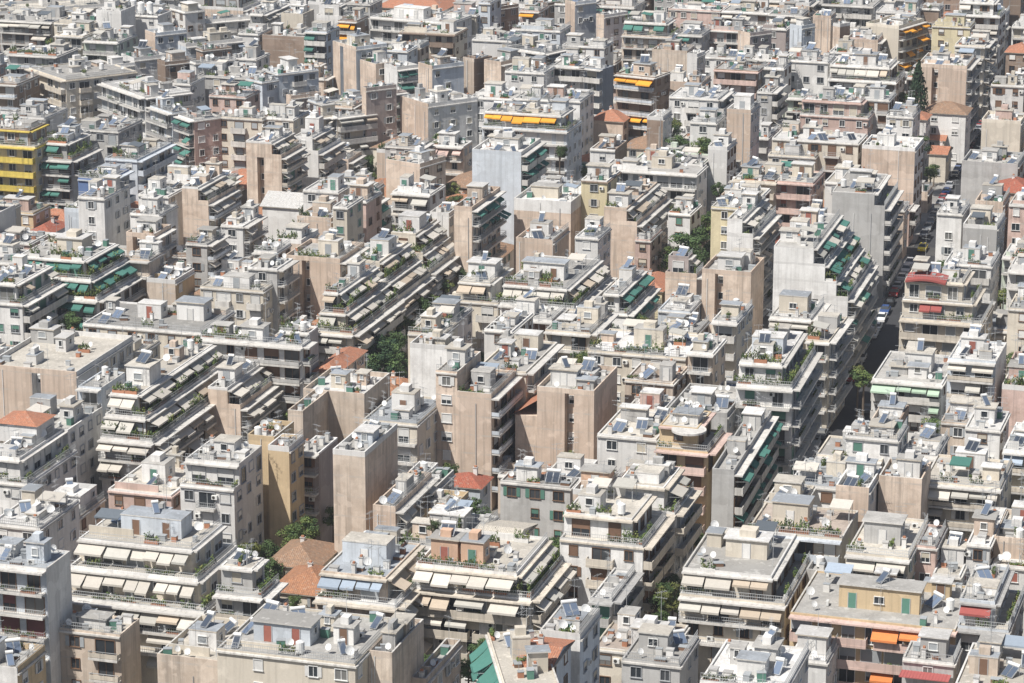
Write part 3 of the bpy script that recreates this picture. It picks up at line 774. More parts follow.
TREE_SPECS = ((684, 250, 9, 4.6, 4, 'b'), (690, 264, 9, 4.6, 4.2, 'b'), (676, 274, 8, 4.2, 3.6, 'a'), (700, 238, 9, 3.6, 3.2, 'b'), (671, 258, 8, 3.5, 3, 'a'),
          (690, 284, 7, 4.2, 3.4, 'b'), (704, 226, 9, 3.2, 2.8, 'a'), (672, 128, 14, 3.2, 2.6, 'd'), (692, 136, 13, 3.6, 3, 'b'), (680, 143, 13, 3.4, 2.6, 'b'), (702, 146, 12, 3, 2.5, 'a'),
          (944, 121, 8, 3.4, 3.2, 'b'), (934, 130, 6, 2.6, 2.4, 'a'), (918, 147, 12, 3.4, 3, 'c'), (904, 99, 8, 2.4, 2, 'b'), (404, 322, 9, 2.2, 2, 'd'), (420, 307, 8, 2.4, 2.2, 'b'), (412, 330, 7, 2.2, 2, 'a'),
          (386, 352, 8, 4.2, 3.6, 'c'), (398, 343, 8, 3.6, 3.2, 'b'), (380, 368, 7, 4, 3.4, 'c'), (395, 365, 6, 3.2, 3, 'b'), (864, 379, 9, 2.6, 2.2, 'a'), (858, 372, 9, 2.2, 1.8, 'd'),
          (557, 455, 5, 1.8, 2.2, 'd'), (569, 459, 5, 1.5, 1.6, 'd'), (537, 457, 5, 2, 1.8, 'b'), (447, 142, 8, 3.6, 3.2, 'd'), (459, 146, 7, 2.4, 2.4, 'a'), (269, 574, 6, 2.8, 2.6, 'b'), (290, 588, 4, 1.6, 1.4, 'a'), 
          (668, 596, 9, 2.4, 2.2, 'd'), (661, 604, 8, 2.2, 2, 'a'), (50, 324, 7, 3, 2.6, 'b'), (70, 321, 7, 2.6, 2.4, 'b'), (38, 333, 6, 2.6, 2.2, 'c'),
          (776, 114, 9, 3, 2.6, 'b'), (786, 100, 9, 2.6, 2.4, 'a'), (771, 128, 8, 3, 2.6, 'b'), (805, 128, 6, 2.6, 2.2, 'c'), (470, 486, 6, 2, 1.8, 'a'), (1012, 652, 8, 2.2, 2, 'a'), (583, 363, 10, 2.6, 2.4, 'd'),
          (660, 620, 7, 2, 1.8, 'b'), (728, 250, 9, 2.2, 2, 'a'), (950, 118, 9, 2.4, 2.2, 'b'), (437, 452, 6, 1.8, 1.6, 'a'),
          (430, 300, 9, 1.9, 1.7, 'a'), (446, 286, 9, 1.7, 1.5, 'd'), (461, 276, 9, 1.8, 1.6, 'b'), (476, 262, 9, 1.6, 1.5, 'a'), (438, 318, 8, 2, 1.7, 'b'), (455, 306, 7, 1.8, 1.5, 'd'), (545, 350, 8, 2, 1.8, 'b'), (590, 372, 8, 2.2, 2, 'a'), (612, 330, 8, 1.6, 1.4, 'b'), (640, 322, 8, 1.8, 1.6, 'd'), (300, 352, 8, 2.2, 1.8, 'a'), (238, 336, 10, 1.6, 1.4, 'd'), (210, 60, 12, 2, 1.6, 'b'), (560, 152, 10, 2.2, 2, 'b'), (757, 150, 10, 2.4, 2, 'a'), (720, 190, 10, 2.2, 2, 'b'), (898, 628, 9, 1.3, 1.1, 'b'), (160, 315, 8, 2, 1.8, 'b'), (434, 527, 14.5, 1.2, 1.1, 'b'), (388, 462, 17, 1.8, 1.6, 'd'), (745, 340, 8, 2, 1.8, 'b'))
KEEP_OPEN = [(690, 262, 8), (386, 356, 6), (300, 570, 8), (252, 578, 8), (262, 600, 7), (366, 152, 4), (718, 530, 6)]
KO = [(*unproj(a, b, 8), c) for a, b, c in KEEP_OPEN] + [(*unproj(t_[0], t_[1], t_[2]), t_[3] * .75) for t_ in TREE_SPECS] + [(*unproj(918, 87, 18.5), 5)]
def clear(cx, cy, hw, hd, rows):
    ax = Vector((math.cos(-R(AZ)), math.sin(-R(AZ)), 0)); ay = Vector((math.sin(R(AZ)), math.cos(R(AZ)), 0)); c = Vector((cx, cy, 0))
    P = [c + ax * a + ay * b for a in (-hw, -hw * .33, hw * .33, hw) for b in (-hd, -hd * .33, hd * .33, hd)]
    for p in P:
        if -1 < (p - SB).dot(sn) < 8.6: return False
        for kx, ky, kr in KO:
            if (p.x - kx) ** 2 + (p.y - ky) ** 2 < kr * kr: return False
    for r in rows:
        dx, dy = r['X'] - cx, r['Y'] - cy
        if dx * dx + dy * dy > 3600: continue
        inv = r['inv']
        for p in P:
            l = inv @ p
            if -r['W'] - .3 < l.x < .3 and -.3 < l.y < r['D'] + .3: return False
        b = [r['mat'] @ Vector((-r['W'] * a, r['D'] * e, 0)) - c for a in (0, .5, 1) for e in (0, .5, 1)]
        if any(abs(q_.dot(ax)) < hw + .2 and abs(q_.dot(ay)) < hd + .2 for q_ in b): return False
    return True
for r in ROWS: r['inv'] = r['mat'].inverted()
NEED = dict(j9=12.5, j6b=12, k2=11.5, b34=15, h5=12, f13=8, c25=7.5, e7=7.5, j4=7.5, b25=7, g1=8, j1a=14, j1b=15, c15=13, k12=16, m1=18, k10=14, o1=16)
FILL = []; rf = random.Random(21); BV, OWN = boxes(ROWS)
cand = []
vv = 300.0
while vv < 1010:
    uu = -420.0
    while uu < 140:
        cand.append((uu + rf.uniform(-1.5, 1.5), vv + rf.uniform(-1.5, 1.5))); uu += 4.5
    vv += 4.5
rf.shuffle(cand)
for uu, vv in cand:
    a = R(AZ); cx = uu * math.cos(a) + vv * math.sin(a); cy = -uu * math.sin(a) + vv * math.cos(a)
    x, y = proj((cx, cy, 10))
    if not (-40 < x < 1064 and -22 < y < 700): continue
    for hw, hd in ((7, 6), (6, 5), (4.5, 5), (4, 3.5), (3, 3)):
        hw *= rf.uniform(.85, 1.1); hd *= rf.uniform(.85, 1.1)
        if clear(cx, cy, hw, hd, ROWS + FILL): break
    else: continue
    rot = R(AZ); ax = Vector((math.cos(-rot), math.sin(-rot), 0)); ay = Vector((math.sin(rot), math.cos(rot), 0)); c = Vector((cx, cy, 0))
    far = y < 14
    off = (c - SB).dot(sn)
    for zt in ((19, 17.5, 16) if far else (20, 18.5, 17, 15.5, 14, 12.5, 11, 9.5, 8, 6.5, 5)):
        zt += rf.uniform(-.6, .6); n = max(1, int((zt - 1) / FH)); ok = not (0 < off < 17 and zt > 7.5)
        if not ok: continue
        for t in (-1, -.4, .4, 1):
            p = c + ax * hw * t + ay * hd + Vector((0, 0, zt + 1.0)); d_ = (p - EYE).normalized()
            h = BV.ray_cast(p + d_ * .3, d_, 400)
            if h[0] is None: continue
            A = OWN[h[2]]; need = 5.5 if A['id'][0] == 'x' else NEED.get(A['id'], (10.5 if A['F'][0] in 'PV' and A['label'] else 8 if A['F'][0] in 'PV' else 10 if A['label'] else 6.2))
            if A['zt'] - h[0].z < need and not far: ok = False; break
        if ok: break
    else: continue
    near_c = c + ax * hw - ay * hd
    top = c + Vector((0, 0, zt))
    if not any(BV.ray_cast(top + s_, (EYE - top - s_).normalized(), 2000)[0] is None for s_ in (Vector((0, 0, .6)), ax * hw * .8 + Vector((0, 0, .6)), ax * -hw * .8 + Vector((0, 0, .6)), ay * hd * .8 + Vector((0, 0, .6)))): continue
    wl = rf.choice('wwwwccggkkktpbmne'); F_ = rf.choice('WWMBBAAPP'); S_ = rf.choice('WWBAP'); oo = {'C': []}
    if F_ == 'A': oo['aw'] = rf.choice('wwwwggtpeo')
    if S_ == 'A': oo['as'] = rf.choice('wwggt')
    if n > 3 and rf.random() < .35: oo['st'] = '1'; n -= 1; zt -= FH
    if rf.random() < .25: oo['veg'] = True
    if n <= 2 and rf.random() < .45: oo['hip'] = rf.choice('onsr')
    r = dict(id='x%d' % len(FILL), xl=0, xn=proj(near_c)[0], yn=proj((near_c.x, near_c.y, zt))[1], D=hd * 2, n=n, rot=0, F=F_ + ('k' if F_ == 'P' and rf.random() < .5 else ''), S=S_, wall=wl, roof=rf.choice(['gr', 'wh', 'cr', 'br', 'gr', 'bg']),
             o=oo, label='', short='', zt=zt, W=hw * 2, X=near_c.x, Y=near_c.y, rz=-rot + R(rf.uniform(-.3, .3)))
    finish(r); r['inv'] = r['mat'].inverted(); FILL.append(r)
    if len(FILL) % 6 == 0 or far: BV, OWN = boxes(ROWS + FILL)
    if len(FILL) >= 290: break
print('fillers', len(FILL))
ROWS += FILL
# ------------------------------------------------------------------ visibility of small parts
bv, bf = [], []
for r in ROWS:
    for (x0, x1, y0, y1, z0, z1) in r['lv']:
        i = len(bv)
        bv += [r['mat'] @ Vector(p) for p in ((x0, y0, z0), (x1, y0, z0), (x1, y1, z0), (x0, y1, z0), (x0, y0, z1), (x1, y0, z1), (x1, y1, z1), (x0, y1, z1))]
        bf += [(i, i + 1, i + 5, i + 4), (i + 1, i + 2, i + 6, i + 5), (i + 2, i + 3, i + 7, i + 6), (i + 3, i, i + 4, i + 7), (i + 4, i + 5, i + 6, i + 7)]
BVH = BVHTree.FromPolygons(bv, bf)
EYES = [Vector((0, 0, HC)), Vector((-7, 0, HC)), Vector((7, 0, HC)), Vector((0, 0, HC + 4))]
def shows(p, margin=45):
    x, y = proj(p)
    if not (-margin < x < 1024 + margin and -margin < y < 683 + margin): return False
    for e in EYES:
        d = e - p; L = d.length
        if BVH.ray_cast(p, d / L, L)[0] is None: return True
    return False

# ------------------------------------------------------------------ one building
COLW = dict(Y='yellow', q='peach', k='pinkish', t='tan', w='white', c='cream', g='grey', b='pale blue', B='blue', y='yellow', o='ochre', p='pink', n='brown', m='mauve grey', e='pale green', d='slate')
AWNW = dict(m='mixed green', w='cream', g='grey', t='green', e='pale green', o='orange', O='orange', y='yellow', l='light blue', r='red', p='pink', d='dark')
STATS = {}
def build(r):
    rnd = random.Random(r['id']); o = r['o']; W, D, zt = r['W'], r['D'], r['zt']; lv = r['lv']
    near = r['yn'] > 330
    hip = o.get('hip') or o.get('gab')
    root = bpy.data.objects.new('house' if hip else 'courtyard_building' if r['id'][0] == 'x' else 'apartment_block', None); COL.objects.link(root)
    root.location = (r['X'], r['Y'], 0); root.rotation_euler = (0, 0, r['rz']); root.empty_display_size = .5
    r['root'] = root
    wm = M('wall', r['wall']); topm = M('wall', o['top']) if 'top' in o else wm
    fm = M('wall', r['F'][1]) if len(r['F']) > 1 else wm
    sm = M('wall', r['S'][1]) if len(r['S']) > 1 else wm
    bc = o.get('bc', 'w'); rail = rnd.choice(['bars', 'bars', 'panel', 'solid']) if bc == 'w' else 'solid'
    bars_col = rnd.choice(['w', 'g', 'b', 'c']) if bc == 'w' else bc
    shc = o.get('shut') or rnd.choice('wwccngge'); frc = rnd.choice('wwwng') if shc != 'n' else 'n'
    world = lambda x, y, z: r['mat'] @ Vector((x, y, z))
    # --- masonry
    wb, rb, pb, cb = MB(), MB(), MB(), MB()
    notch = None
    for li, (x0, x1, y0, y1, z0, zr) in enumerate(lv):
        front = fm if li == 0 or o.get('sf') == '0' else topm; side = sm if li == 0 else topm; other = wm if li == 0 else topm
        if li == 0 and r['F'][0] == 'V' and W > 5:
            c = x0 + (x1 - x0) * rnd.uniform(.35, .62); w = .75; dn = min(1.6, D * .4); notch = (c, w, dn)
            poly = [(x0, y0), (c - w, y0), (c - w, y0 + dn), (c + w, y0 + dn), (c + w, y0), (x1, y0), (x1, y1), (x0, y1)]
            fmats = [front, other, other, other, front, side, other, other]
        else:
            poly = [(x0, y0), (x1, y0), (x1, y1), (x0, y1)]; fmats = [front, side, other, other]
        for i in range(len(poly)):
            a, b = poly[i], poly[(i + 1) % len(poly)]
            wb.face([(*a, z0), (*b, z0), (*b, zr), (*a, zr)], fmats[i])
        wb.face([(*p, zr) for p in poly], wm)
        if hip: continue
        rb.face([(*p, zr + .02) for p in poly], M('roof', r['roof'] if li == len(lv) - 1 else rnd.choice(['gr', 'cr', 'wh', r['roof']])))
        ph = r['ph'] if li == 0 else rnd.choice([.15, .25, .4])
        t = .22; band = 'band' in o and li == 0
        e = .003
        pm = M('wall', 'w') if (band or rnd.random() < .3) else None
        z1 = zr + ph
        segs = [(x0 - e, x1 + e, y0 - e, y0 + t, pm or front), (x0 - e, x0 + t, y0 + t, y1 + e, pm or other), (x1 - t, x1 + e, y0 + t, y1 + e, pm or side), (x0 + t, x1 - t, y1 - t, y1 + e, pm or other)]
        for s in segs: pb.box(s[0], s[1], s[2], s[3], zr - (1.6 if band else .0), z1, s[4], top=M('slab', 'w') if rnd.random() < .35 else None)
        # slab edge standing proud of the facades that have openings
        for face, on in (('f', r['F'][0] in 'WBAM'), ('s', r['S'][0] in 'WBAM')):
            if not on: continue
            typ = r['F'][0] if face == 'f' else r['S'][0]
            ov = (1.25 if typ in 'BA' and li == 0 else .75 if li else .3)
            if face == 'f': cb.box(x0 + .01, x1 + (.25 if r['S'][0] in 'WBAM' else -.01), y0 - ov, y0 - .006, zr - .2, zr + .03, M('slab', bc))
            else: cb.box(x1 + .006, x1 + ov, y0 + .01, y1 - .05, zr - .22, zr + .02, M('slab', bc))
    put('wall', wb.mesh('wall'), root)
    if rb.f: put('roof', rb.mesh('roof'), root)
    if pb.f: put('parapet', pb.mesh('parapet'), root)
    if cb.f: put('cornice', cb.mesh('cornice'), root)
    for li in range(len(lv)):
        a0, a1, b0, b1, _, zz = lv[li]; zz += (r['ph'] if li == 0 else .2) - .06
        if hip or (li == len(lv) - 1 and rnd.random() < .45): continue
        if r['F'][0] not in 'PV' and a1 - a0 > 2 and shows(world((a0 + a1) / 2, b0 - .2, zz + .9)):
            put('railing', railing_mesh(q(a1 - a0 - .1), .1, 'bars', 'w'), root, ((a0 + a1) / 2, b0 + .16, zz))
        if r['S'][0] in 'WBAM' and b1 - b0 > 2 and shows(world(a1 + .2, (b0 + b1) / 2, zz + .9)):
            put('railing', railing_mesh(q(b1 - b0 - .1), .1, 'bars', 'w'), root, (a1 - .16, (b0 + b1) / 2, zz), math.pi / 2)
    # --- openings, balconies, awnings on each storey
    cnt = dict(window=0, balcony=0, awning=0)
    def face_storeys(typ, face, lvl):
        x0, x1, y0, y1, z0, zr = lv[lvl]
        L = (x1 - x0) if face == 'f' else (y1 - y0)
        if L < 1.8: return
        rz = 0 if face == 'f' else math.pi / 2
        def P(s, out, z): return (x0 + s, y0 - out, z) if face == 'f' else (x1 + out, y0 + s, z)
        nf = r['n'] if lvl == 0 else 1
        aw = (o.get('aw') if lvl == 0 else (o.get('sa') or o.get('aw'))) if face == 'f' else o.get('as')
        if face == 's' and typ == 'A' and not aw: aw = 'w'
        setb = lvl > 0
        bay = rnd.uniform(2.7, 3.5); nb = max(1, int(L / bay)); bw = L / nb
        for k in range(nf):
            zf = zr - FH * (nf - k) + .1
            top = (nf - 1 - k)
            if typ in 'BA' and not setb and k > 0:
                d = 1.3; segs = [(0.15, L - .15)]
                if L > 12 and rnd.random() < .4: segs = [(0.15, L * .48), (L * .52, L - .15)]
                for a, c in segs:
                    m = (a + c) / 2
                    if any(shows(world(*P(s, d + .4, zf + .6))) for s in (a + .4, m, c - .4)):
                        w = q(c - a)
                        ba = put('balcony', balcony_mesh(w, d, bc), root, P(m, .004, zf), rz); cnt['balcony'] += 1
                        put('railing', railing_mesh(w, d, rail, bars_col if rail == 'panel' else bc), ba)
                        if rnd.random() < (.6 if near else .4):
                            for _ in range(rnd.randint(1, 2)):
                                put('planter', planter_mesh(rnd.randint(0, 5), 2.0), ba, (rnd.uniform(-.4, .4) * (w - 2.2), -d + .34, .02))
                        if rnd.random() < .3: put('air_conditioner', ac_mesh(), ba, (rnd.uniform(-.42, .42) * w, -.05, .1 + rnd.choice([0, 1.6])))
            for j in range(nb):
                sx = bw * (j + .5); mode = rnd.choice([0, 0, 0, 1, 1, 2, 2])
                kind = 'door' if (typ in 'BA' or setb) and rnd.random() < .75 else 'win'
                small = typ == 'M' and j % 2 == 1 and not setb and k > 0
                if small: kind = 'door'
                if typ == 'W' and not setb and rnd.random() < .12: continue
                out = .5 if typ == 'W' else 1.6
                if not shows(world(*P(sx, out, zf + 1.7))): continue
                if cnt['window'] >= 95: continue
                if kind == 'door': w, h, zb = min(rnd.choice([1.6, 2.0, 2.4, 2.6]), q(bw - .4, .1)), 2.25, .03
                else: w, h, zb = min(rnd.choice([1.1, 1.3, 1.5]), q(bw - .5, .1)), 1.35, .95
                if w < .5: w = .5
                w = round(w, 1)
                if kind == 'win' and bw > w * 2.2 and rnd.random() < .2: mode = 3
                if near:
                    wo = put('window' if kind == 'win' else 'balcony_door', window_mesh(w, h, frc, mode, shc, glass=False), root, P(sx, .004, zf + zb), rz)
                    put('pane', window_mesh(w, h, frc, 0, shc, frame=False), wo)
                else: wo = put('window' if kind == 'win' else 'balcony_door', window_mesh(w, h, frc, mode, shc), root, P(sx, .004, zf + zb), rz)
                cnt['window'] += 1
                if small:
                    ba = put('balcony', balcony_mesh(q(bw * .95), 1.0, bc), root, P(sx, .004, zf), rz); cnt['balcony'] += 1
                    put('railing', railing_mesh(q(bw * .95), 1.0, rail, bars_col if rail == 'panel' else bc), ba)
                elif typ in 'WM' and rnd.random() < .1 and k > 0:
                    put('air_conditioner', ac_mesh(), root, P(sx + w / 2 + .8 if sx + w / 2 + 1.4 < L else sx - w / 2 - .8, .05, zf + 1.4), rz)
            # awnings
            if aw and (typ == 'A' or setb) and k > 0 or (aw and setb):
                prob = (1.0 if r['short'] else .75) if (setb or top == 0) else .5
                if top > 3 and not setb: continue
                a = .15 + (L * float(o.get('awf', 0)) if face == 'f' else 0)
                while a < L - 1.5:
                    w = min(rnd.choice([3, 3.5, 4, 5, 6]) if (top == 0 or setb) else rnd.choice([2.5, 3, 4]), L - .15 - a)
                    if rnd.random() < prob and w > 1.4 and shows(world(*P(a + w / 2, 1.9, zf + 2.4))):
                        pr = rnd.choice([1.7, 2.0, 2.3]); dr = rnd.choice([.75, .95, 1.15])
                        ac = rnd.choice('tttwgwe') if aw == 'm' else aw if aw not in 'wg' else rnd.choice('wwwwgk' if aw == 'w' else 'ggwk')
                        put('awning', awning_mesh(q(w - .1), pr, dr, ac, rnd.choice([2.2, 3.1, 3.1]), rnd.randint(0, 1 if r['short'] else 2)), root, P(a + w / 2, .01, zf + 2.72), rz); cnt['awning'] += 1
                    a += w + rnd.choice([.05, .1, .1, .8] if prob >= .75 else [.4, 1.2, 2])
    for li in range(len(lv)):
        t = r['F'][0]
        if t in 'WBAM': face_storeys(t, 'f', li)
        elif li > 0 and o.get('sf') != '0': face_storeys('W', 'f', li)
        t = r['S'][0]
        if t in 'WBAM': face_storeys(t, 's', li)
        elif t == 'P' and rnd.random() < .5 and not r['short']: face_storeys('W', 's', li)
    if notch:
        c, w, dn = notch
        for k in range(1, r['n']):
            if shows(world(c, -.4, FH * k + 1.6)): put('window', window_mesh(.8, 1.2, 'w', rnd.choice([0, 1]), 'w'), root, (c, dn - .004, FH * k + 1.2))
    # small kitchen and bathroom windows or pipes on blind walls
    if r['F'][0] in 'PV' and W > 3:
        b = MB()
        for _ in range(rnd.randint(0, 2)):
            x = -W + rnd.uniform(.1, .9) * W
            if notch and abs(x - notch[0]) < 1.2: continue
            b.tube((x, -.08, 1), (x, -.08, zt - rnd.uniform(.3, 2.5)), .06, .06, M('metal' if rnd.random() < .5 else 'dish'), 5)
        if b.f: put('downpipe', b.mesh('downpipe'), root)
    # --- roof level
    x0, x1, y0, y1, z0, zr = lv[-1]; zr += .02
    if hip:
        tm = M('tile', hip); b = MB(); e = .45; X0, X1, Y0, Y1 = x0 - e, x1 + e, y0 - e, y1 + e
        ww, dd = X1 - X0, Y1 - Y0; h = min(ww, dd) * .24; zb = zr - .1
        if o.get('gab'):
            ym = (Y0 + Y1) / 2
            for pts in ([(X0, Y0, zb), (X1, Y0, zb), (X1, ym, zb + h), (X0, ym, zb + h)], [(X1, Y1, zb), (X0, Y1, zb), (X0, ym, zb + h), (X1, ym, zb + h)]):
                b.face(pts, tm, [(0, 0), (ww, 0), (ww, dd * .55), (0, dd * .55)])
            for xx in (x0, x1): b.face([(xx, y0, zr - .05), (xx, y1, zr - .05), (xx, ym, zb + h - .05)], wm)
        else:
            if ww > dd: ra, rb_ = (X0 + dd / 2, (Y0 + Y1) / 2), (X1 - dd / 2, (Y0 + Y1) / 2)
            else: ra, rb_ = ((X0 + X1) / 2, Y0 + ww / 2), ((X0 + X1) / 2, Y1 - ww / 2)
            A, B_ = (*ra, zb + h), (*rb_, zb + h); c = [(X0, Y0, zb), (X1, Y0, zb), (X1, Y1, zb), (X0, Y1, zb)]
            if ww > dd: fs = [[c[0], c[1], B_, A], [c[1], c[2], B_], [c[2], c[3], A, B_], [c[3], c[0], A]]
            else: fs = [[c[0], c[1], A], [c[1], c[2], B_, A], [c[2], c[3], B_], [c[3], c[0], A, B_]]
            for f in fs:
                L = (Vector(f[1]) - Vector(f[0])).length
                uvs = [(0, 0), (L, 0), (L * .7, 4), (L * .3, 4)] if len(f) == 4 else [(0, 0), (L, 0), (L / 2, 4)]
                b.face(f, tm, uvs)
        b.box(X0 + .05, X1 - .05, Y0 + .05, Y1 - .05, zb - .15, zb - .02, M('slab', 'c'))
        put('roof', b.mesh('roof'), root)
        if rnd.random() < .7: put('chimney', chimney_mesh(), root, ((x0 + x1) / 2 + rnd.uniform(-1, 1), (y0 + y1) / 2 + .6, zb + h * .5))
        return
    cabs = []
    spec = [(float(c[0]), float(c[1]), float(c[2]) * (.62 if float(c[2]) > 4 else .8), float(c[3]) * .72, min(3.1, max(2.2, float(c[4]) * .85)), c[5]) for c in o['C']]
    area = (x1 - x0) * (y1 - y0)
    if not spec and area > 36:
        for _ in range(min(5, int(area / 34) + 1)):
            if rnd.random() < .9: spec.append((rnd.uniform(0, 1), rnd.uniform(.2, 1), rnd.uniform(1.6, 4.4), rnd.uniform(1.6, 3.4), rnd.choice([.9, 1.4, 2.1, 2.3, 2.5, 2.6]), rnd.choice(['w', 'w', 'w', 'c', r['wall'] if r['wall'] in 'wcgbkt' else 'w', 'g'])))
    if o['C']:
        for _ in range(min(3, int(area / 60))): spec.append((rnd.uniform(0, 1), rnd.uniform(.1, 1), rnd.uniform(1.4, 3.2), rnd.uniform(1.4, 2.4), rnd.choice([.8, 1.3, 1.9, 2.3]), rnd.choice(['w', 'c', 'g', 'k', r['wall']])))
    for fu, fv, w, d, h, col in spec:
        w = min(w, (x1 - x0) * .85); d = min(d, (y1 - y0) * .8)
        cx = x0 + .3 + w / 2 + fu * max(0, x1 - x0 - w - .6); cy = y0 + .4 + d / 2 + fv * max(0, y1 - y0 - d - .8)
        if any(abs(cx - a[0]) < (w + a[2]) / 2 + .1 and abs(cy - a[1]) < (d + a[3]) / 2 + .1 for a in cabs): continue
        cabs.append((cx, cy, w, d, h))
        b = MB(); b.box(-w / 2, w / 2, -d / 2, d / 2, 0, h, M('wall', col))
        s = rnd.choice([.05, .2, .3]); b.box(-w / 2 - s, w / 2 + s, -d / 2 - s, d / 2 + s, h, h + .16, M('slab', rnd.choice('wwc')), top=M('roof', rnd.choice(['wh', 'gr', 'cr', 'bg'])))
        if rnd.random() < .3: b.box(-w * .2, w * .2, -d * .3, d * .3, h + .16, h + 1.1, M('wall', col))
        cab = put('stair_cabin', b.mesh('stair_cabin'), root, (cx, cy, zr))
        nd = max(1, int(w / 3.2)); dc = rnd.choice('wwggnner')
        for i in range(nd):
            sx = -w / 2 + w * (i + .5) / nd
            if h < 1.7: continue
            if rnd.random() < .65:
                db = cached(('door', dc), lambda: (lambda m: (m.box(-.5, .5, -.05, 0, 0, 2.05, M('shut', dc)), m.box(-.58, -.5, -.08, 0, 0, 2.12, M('frame', 'g')), m.box(.5, .58, -.08, 0, 0, 2.12, M('frame', 'g')), m)[-1])(MB()).mesh('door'))
                if h > 2.2: put('door', db, cab, (sx, -d / 2 - .004, .02))
            else: put('window', window_mesh(min(1.2, round(w * .3, 1)), .9, 'w', rnd.choice([0, 2]), 'g'), cab, (sx, -d / 2 - .004, 1.0))
        if d > 2.6 and h > 1.9 and rnd.random() < .5: put('window', window_mesh(.8, .8, 'w', 0, 'g'), cab, (w / 2 + .004, 0, 1.1), math.pi / 2)
        if r['id'] == 'k2': pass
    taken = list(cabs)
    def spot(sz):
        for _ in range(14):
            x = rnd.uniform(x0 + .4 + sz / 2, x1 - .4 - sz / 2) if x1 - x0 > sz + .9 else None
            y = rnd.uniform(y0 + .4 + sz / 2, y1 - .4 - sz / 2) if y1 - y0 > sz + .9 else None
            if x is None or y is None: return None
            if all(abs(x - a[0]) > (sz + a[2]) / 2 or abs(y - a[1]) > (sz + a[3]) / 2 for a in taken):
                taken.append((x, y, sz, sz, 1)); return x, y
        return None
    def at_root(z): return shows(world((x0 + x1) / 2, (y0 + y1) / 2, z))
    if not any(shows(world(x0 + (x1 - x0) * a, y0 + (y1 - y0) * b, zr + 1.5)) for a, b in ((.5, .5), (.1, .1), (.9, .9), (.1, .9), (.9, .1))): return
    ns = o.get('S', None); ns = ns if ns is not None else (rnd.choice([0, 0, 1, 1, 2, 2, 3]) if area > 40 else rnd.choice([0, 0, 1]))
    def solar(x, y, z):
        v = rnd.random() < .6; st, pn, tk = solar_parts(v)
        h = put('solar_water_heater', st, root, (x, y, z), -r['rz'] + R(rnd.choice([-62, -48, -34, -24, -12, 18])), (rnd.uniform(.8, 1.0),) * 3)
        put('panel', pn, h); put('tank', tk, h)
    for i in range(ns):
        big = [c for c in cabs if c[2] > 2.4 and c[3] > 2.2]
        if big and rnd.random() < .5 and i < len(big):
            c = big[i % len(big)]; solar(c[0], c[1], zr + c[4] + .16)
        else:
            s_ = spot(2.3)
            if s_: solar(*s_, zr)
    for i in range(o.get('D', rnd.choice([0, 1, 1, 2, 3]))):
        s_ = spot(.8)
        if s_: put('satellite_dish', dish_mesh(r['id'] == 'i8' and i == 0), root, (*s_, zr), -r['rz'] + R(rnd.choice([18, 24, 30, -20])), (.8, .8, .9) if rnd.random() < .8 else (1.25, 1.25, 1.2))
    for i in range(rnd.choice([1, 2, 2, 3, 4]) if near else rnd.choice([0, 1, 1, 2])):
        s_ = spot(.2)
        if s_: put('antenna', antenna_mesh(rnd.randint(0, 2)), root, (*s_, zr), rnd.uniform(0, 6))
    for c in cabs:
        if rnd.random() < .6: put('antenna', antenna_mesh(rnd.randint(0, 2)), root, (c[0] + c[2] * rnd.uniform(-.4, .4), c[1] + c[3] * .38, zr + c[4] + .16), rnd.uniform(0, 6))
    for i in range(o.get('T', rnd.choice([0, 0, 0, 1]))):
        s_ = spot(1.3)
        if s_: put('water_tank', tank_mesh(), root, (*s_, zr), 0, (1.6, 1.6, 2) if 'T' in o else None)
    for i in range(rnd.choice([0, 1, 1, 2])):
        s_ = spot(.9)
        if s_: put('chimney', chimney_mesh(), root, (*s_, zr), rnd.choice([0, math.pi / 2]))
    for i in range(rnd.choice([0, 1, 2, 2, 3])):
        s_ = spot(1.1)
        if s_: put('roof_vent', vent_mesh(), root, (*s_, zr), 0, (rnd.uniform(.6, 1.3), rnd.uniform(.6, 1.3), rnd.uniform(.6, 1.8)))
    for i in range(rnd.choice([0, 0, 1, 2])):
        s_ = spot(.9)
        if s_: put('air_conditioner', ac_mesh(), root, (*s_, zr + .1), rnd.choice([0, .3, -1.5]))
    for i in range(rnd.choice([0, 1, 1, 2, 2])):
        s_ = spot(2.6)
        if s_:
            pc = rnd.choice('wwggtdl'); pw, pd = rnd.choice([(2.6, 2.4), (3.2, 2.2), (2.2, 2.2)])
            put('pergola', pergola_mesh(pw, pd, pc), root, (*s_, zr), rnd.choice([0, 0, math.pi / 2]))
    for i in range(rnd.choice([2, 3, 4, 5, 6])):
        s_ = spot(.9)
        if s_: put('storage_box', junk_mesh(rnd.randint(0, 5)), root, (*s_, zr), rnd.choice([0, math.pi / 2, .3]))
    for i in range(rnd.choice([0, 1, 1, 2])):
        L = rnd.uniform(.4, .8); yy = rnd.uniform(y0 + 1, y1 - 1) if y1 - y0 > 2.4 else None
        if yy and all(abs(yy - c[1]) > c[3] / 2 + .2 for c in cabs):
            wm_ = cached(('part', r['wall']), lambda: (lambda m: (m.box(-.5, .5, -.09, .09, 0, 1, M('wall', r['wall']), top=M('slab', 'w')), m)[-1])(MB()).mesh('partition'))
            put('partition', wm_, root, (x0 + .3 + (x1 - x0) * L / 2, yy, zr), 0, ((x1 - x0) * L - .3, 1, rnd.uniform(.6, 1.3)))
    # terrace planting
    pl = []
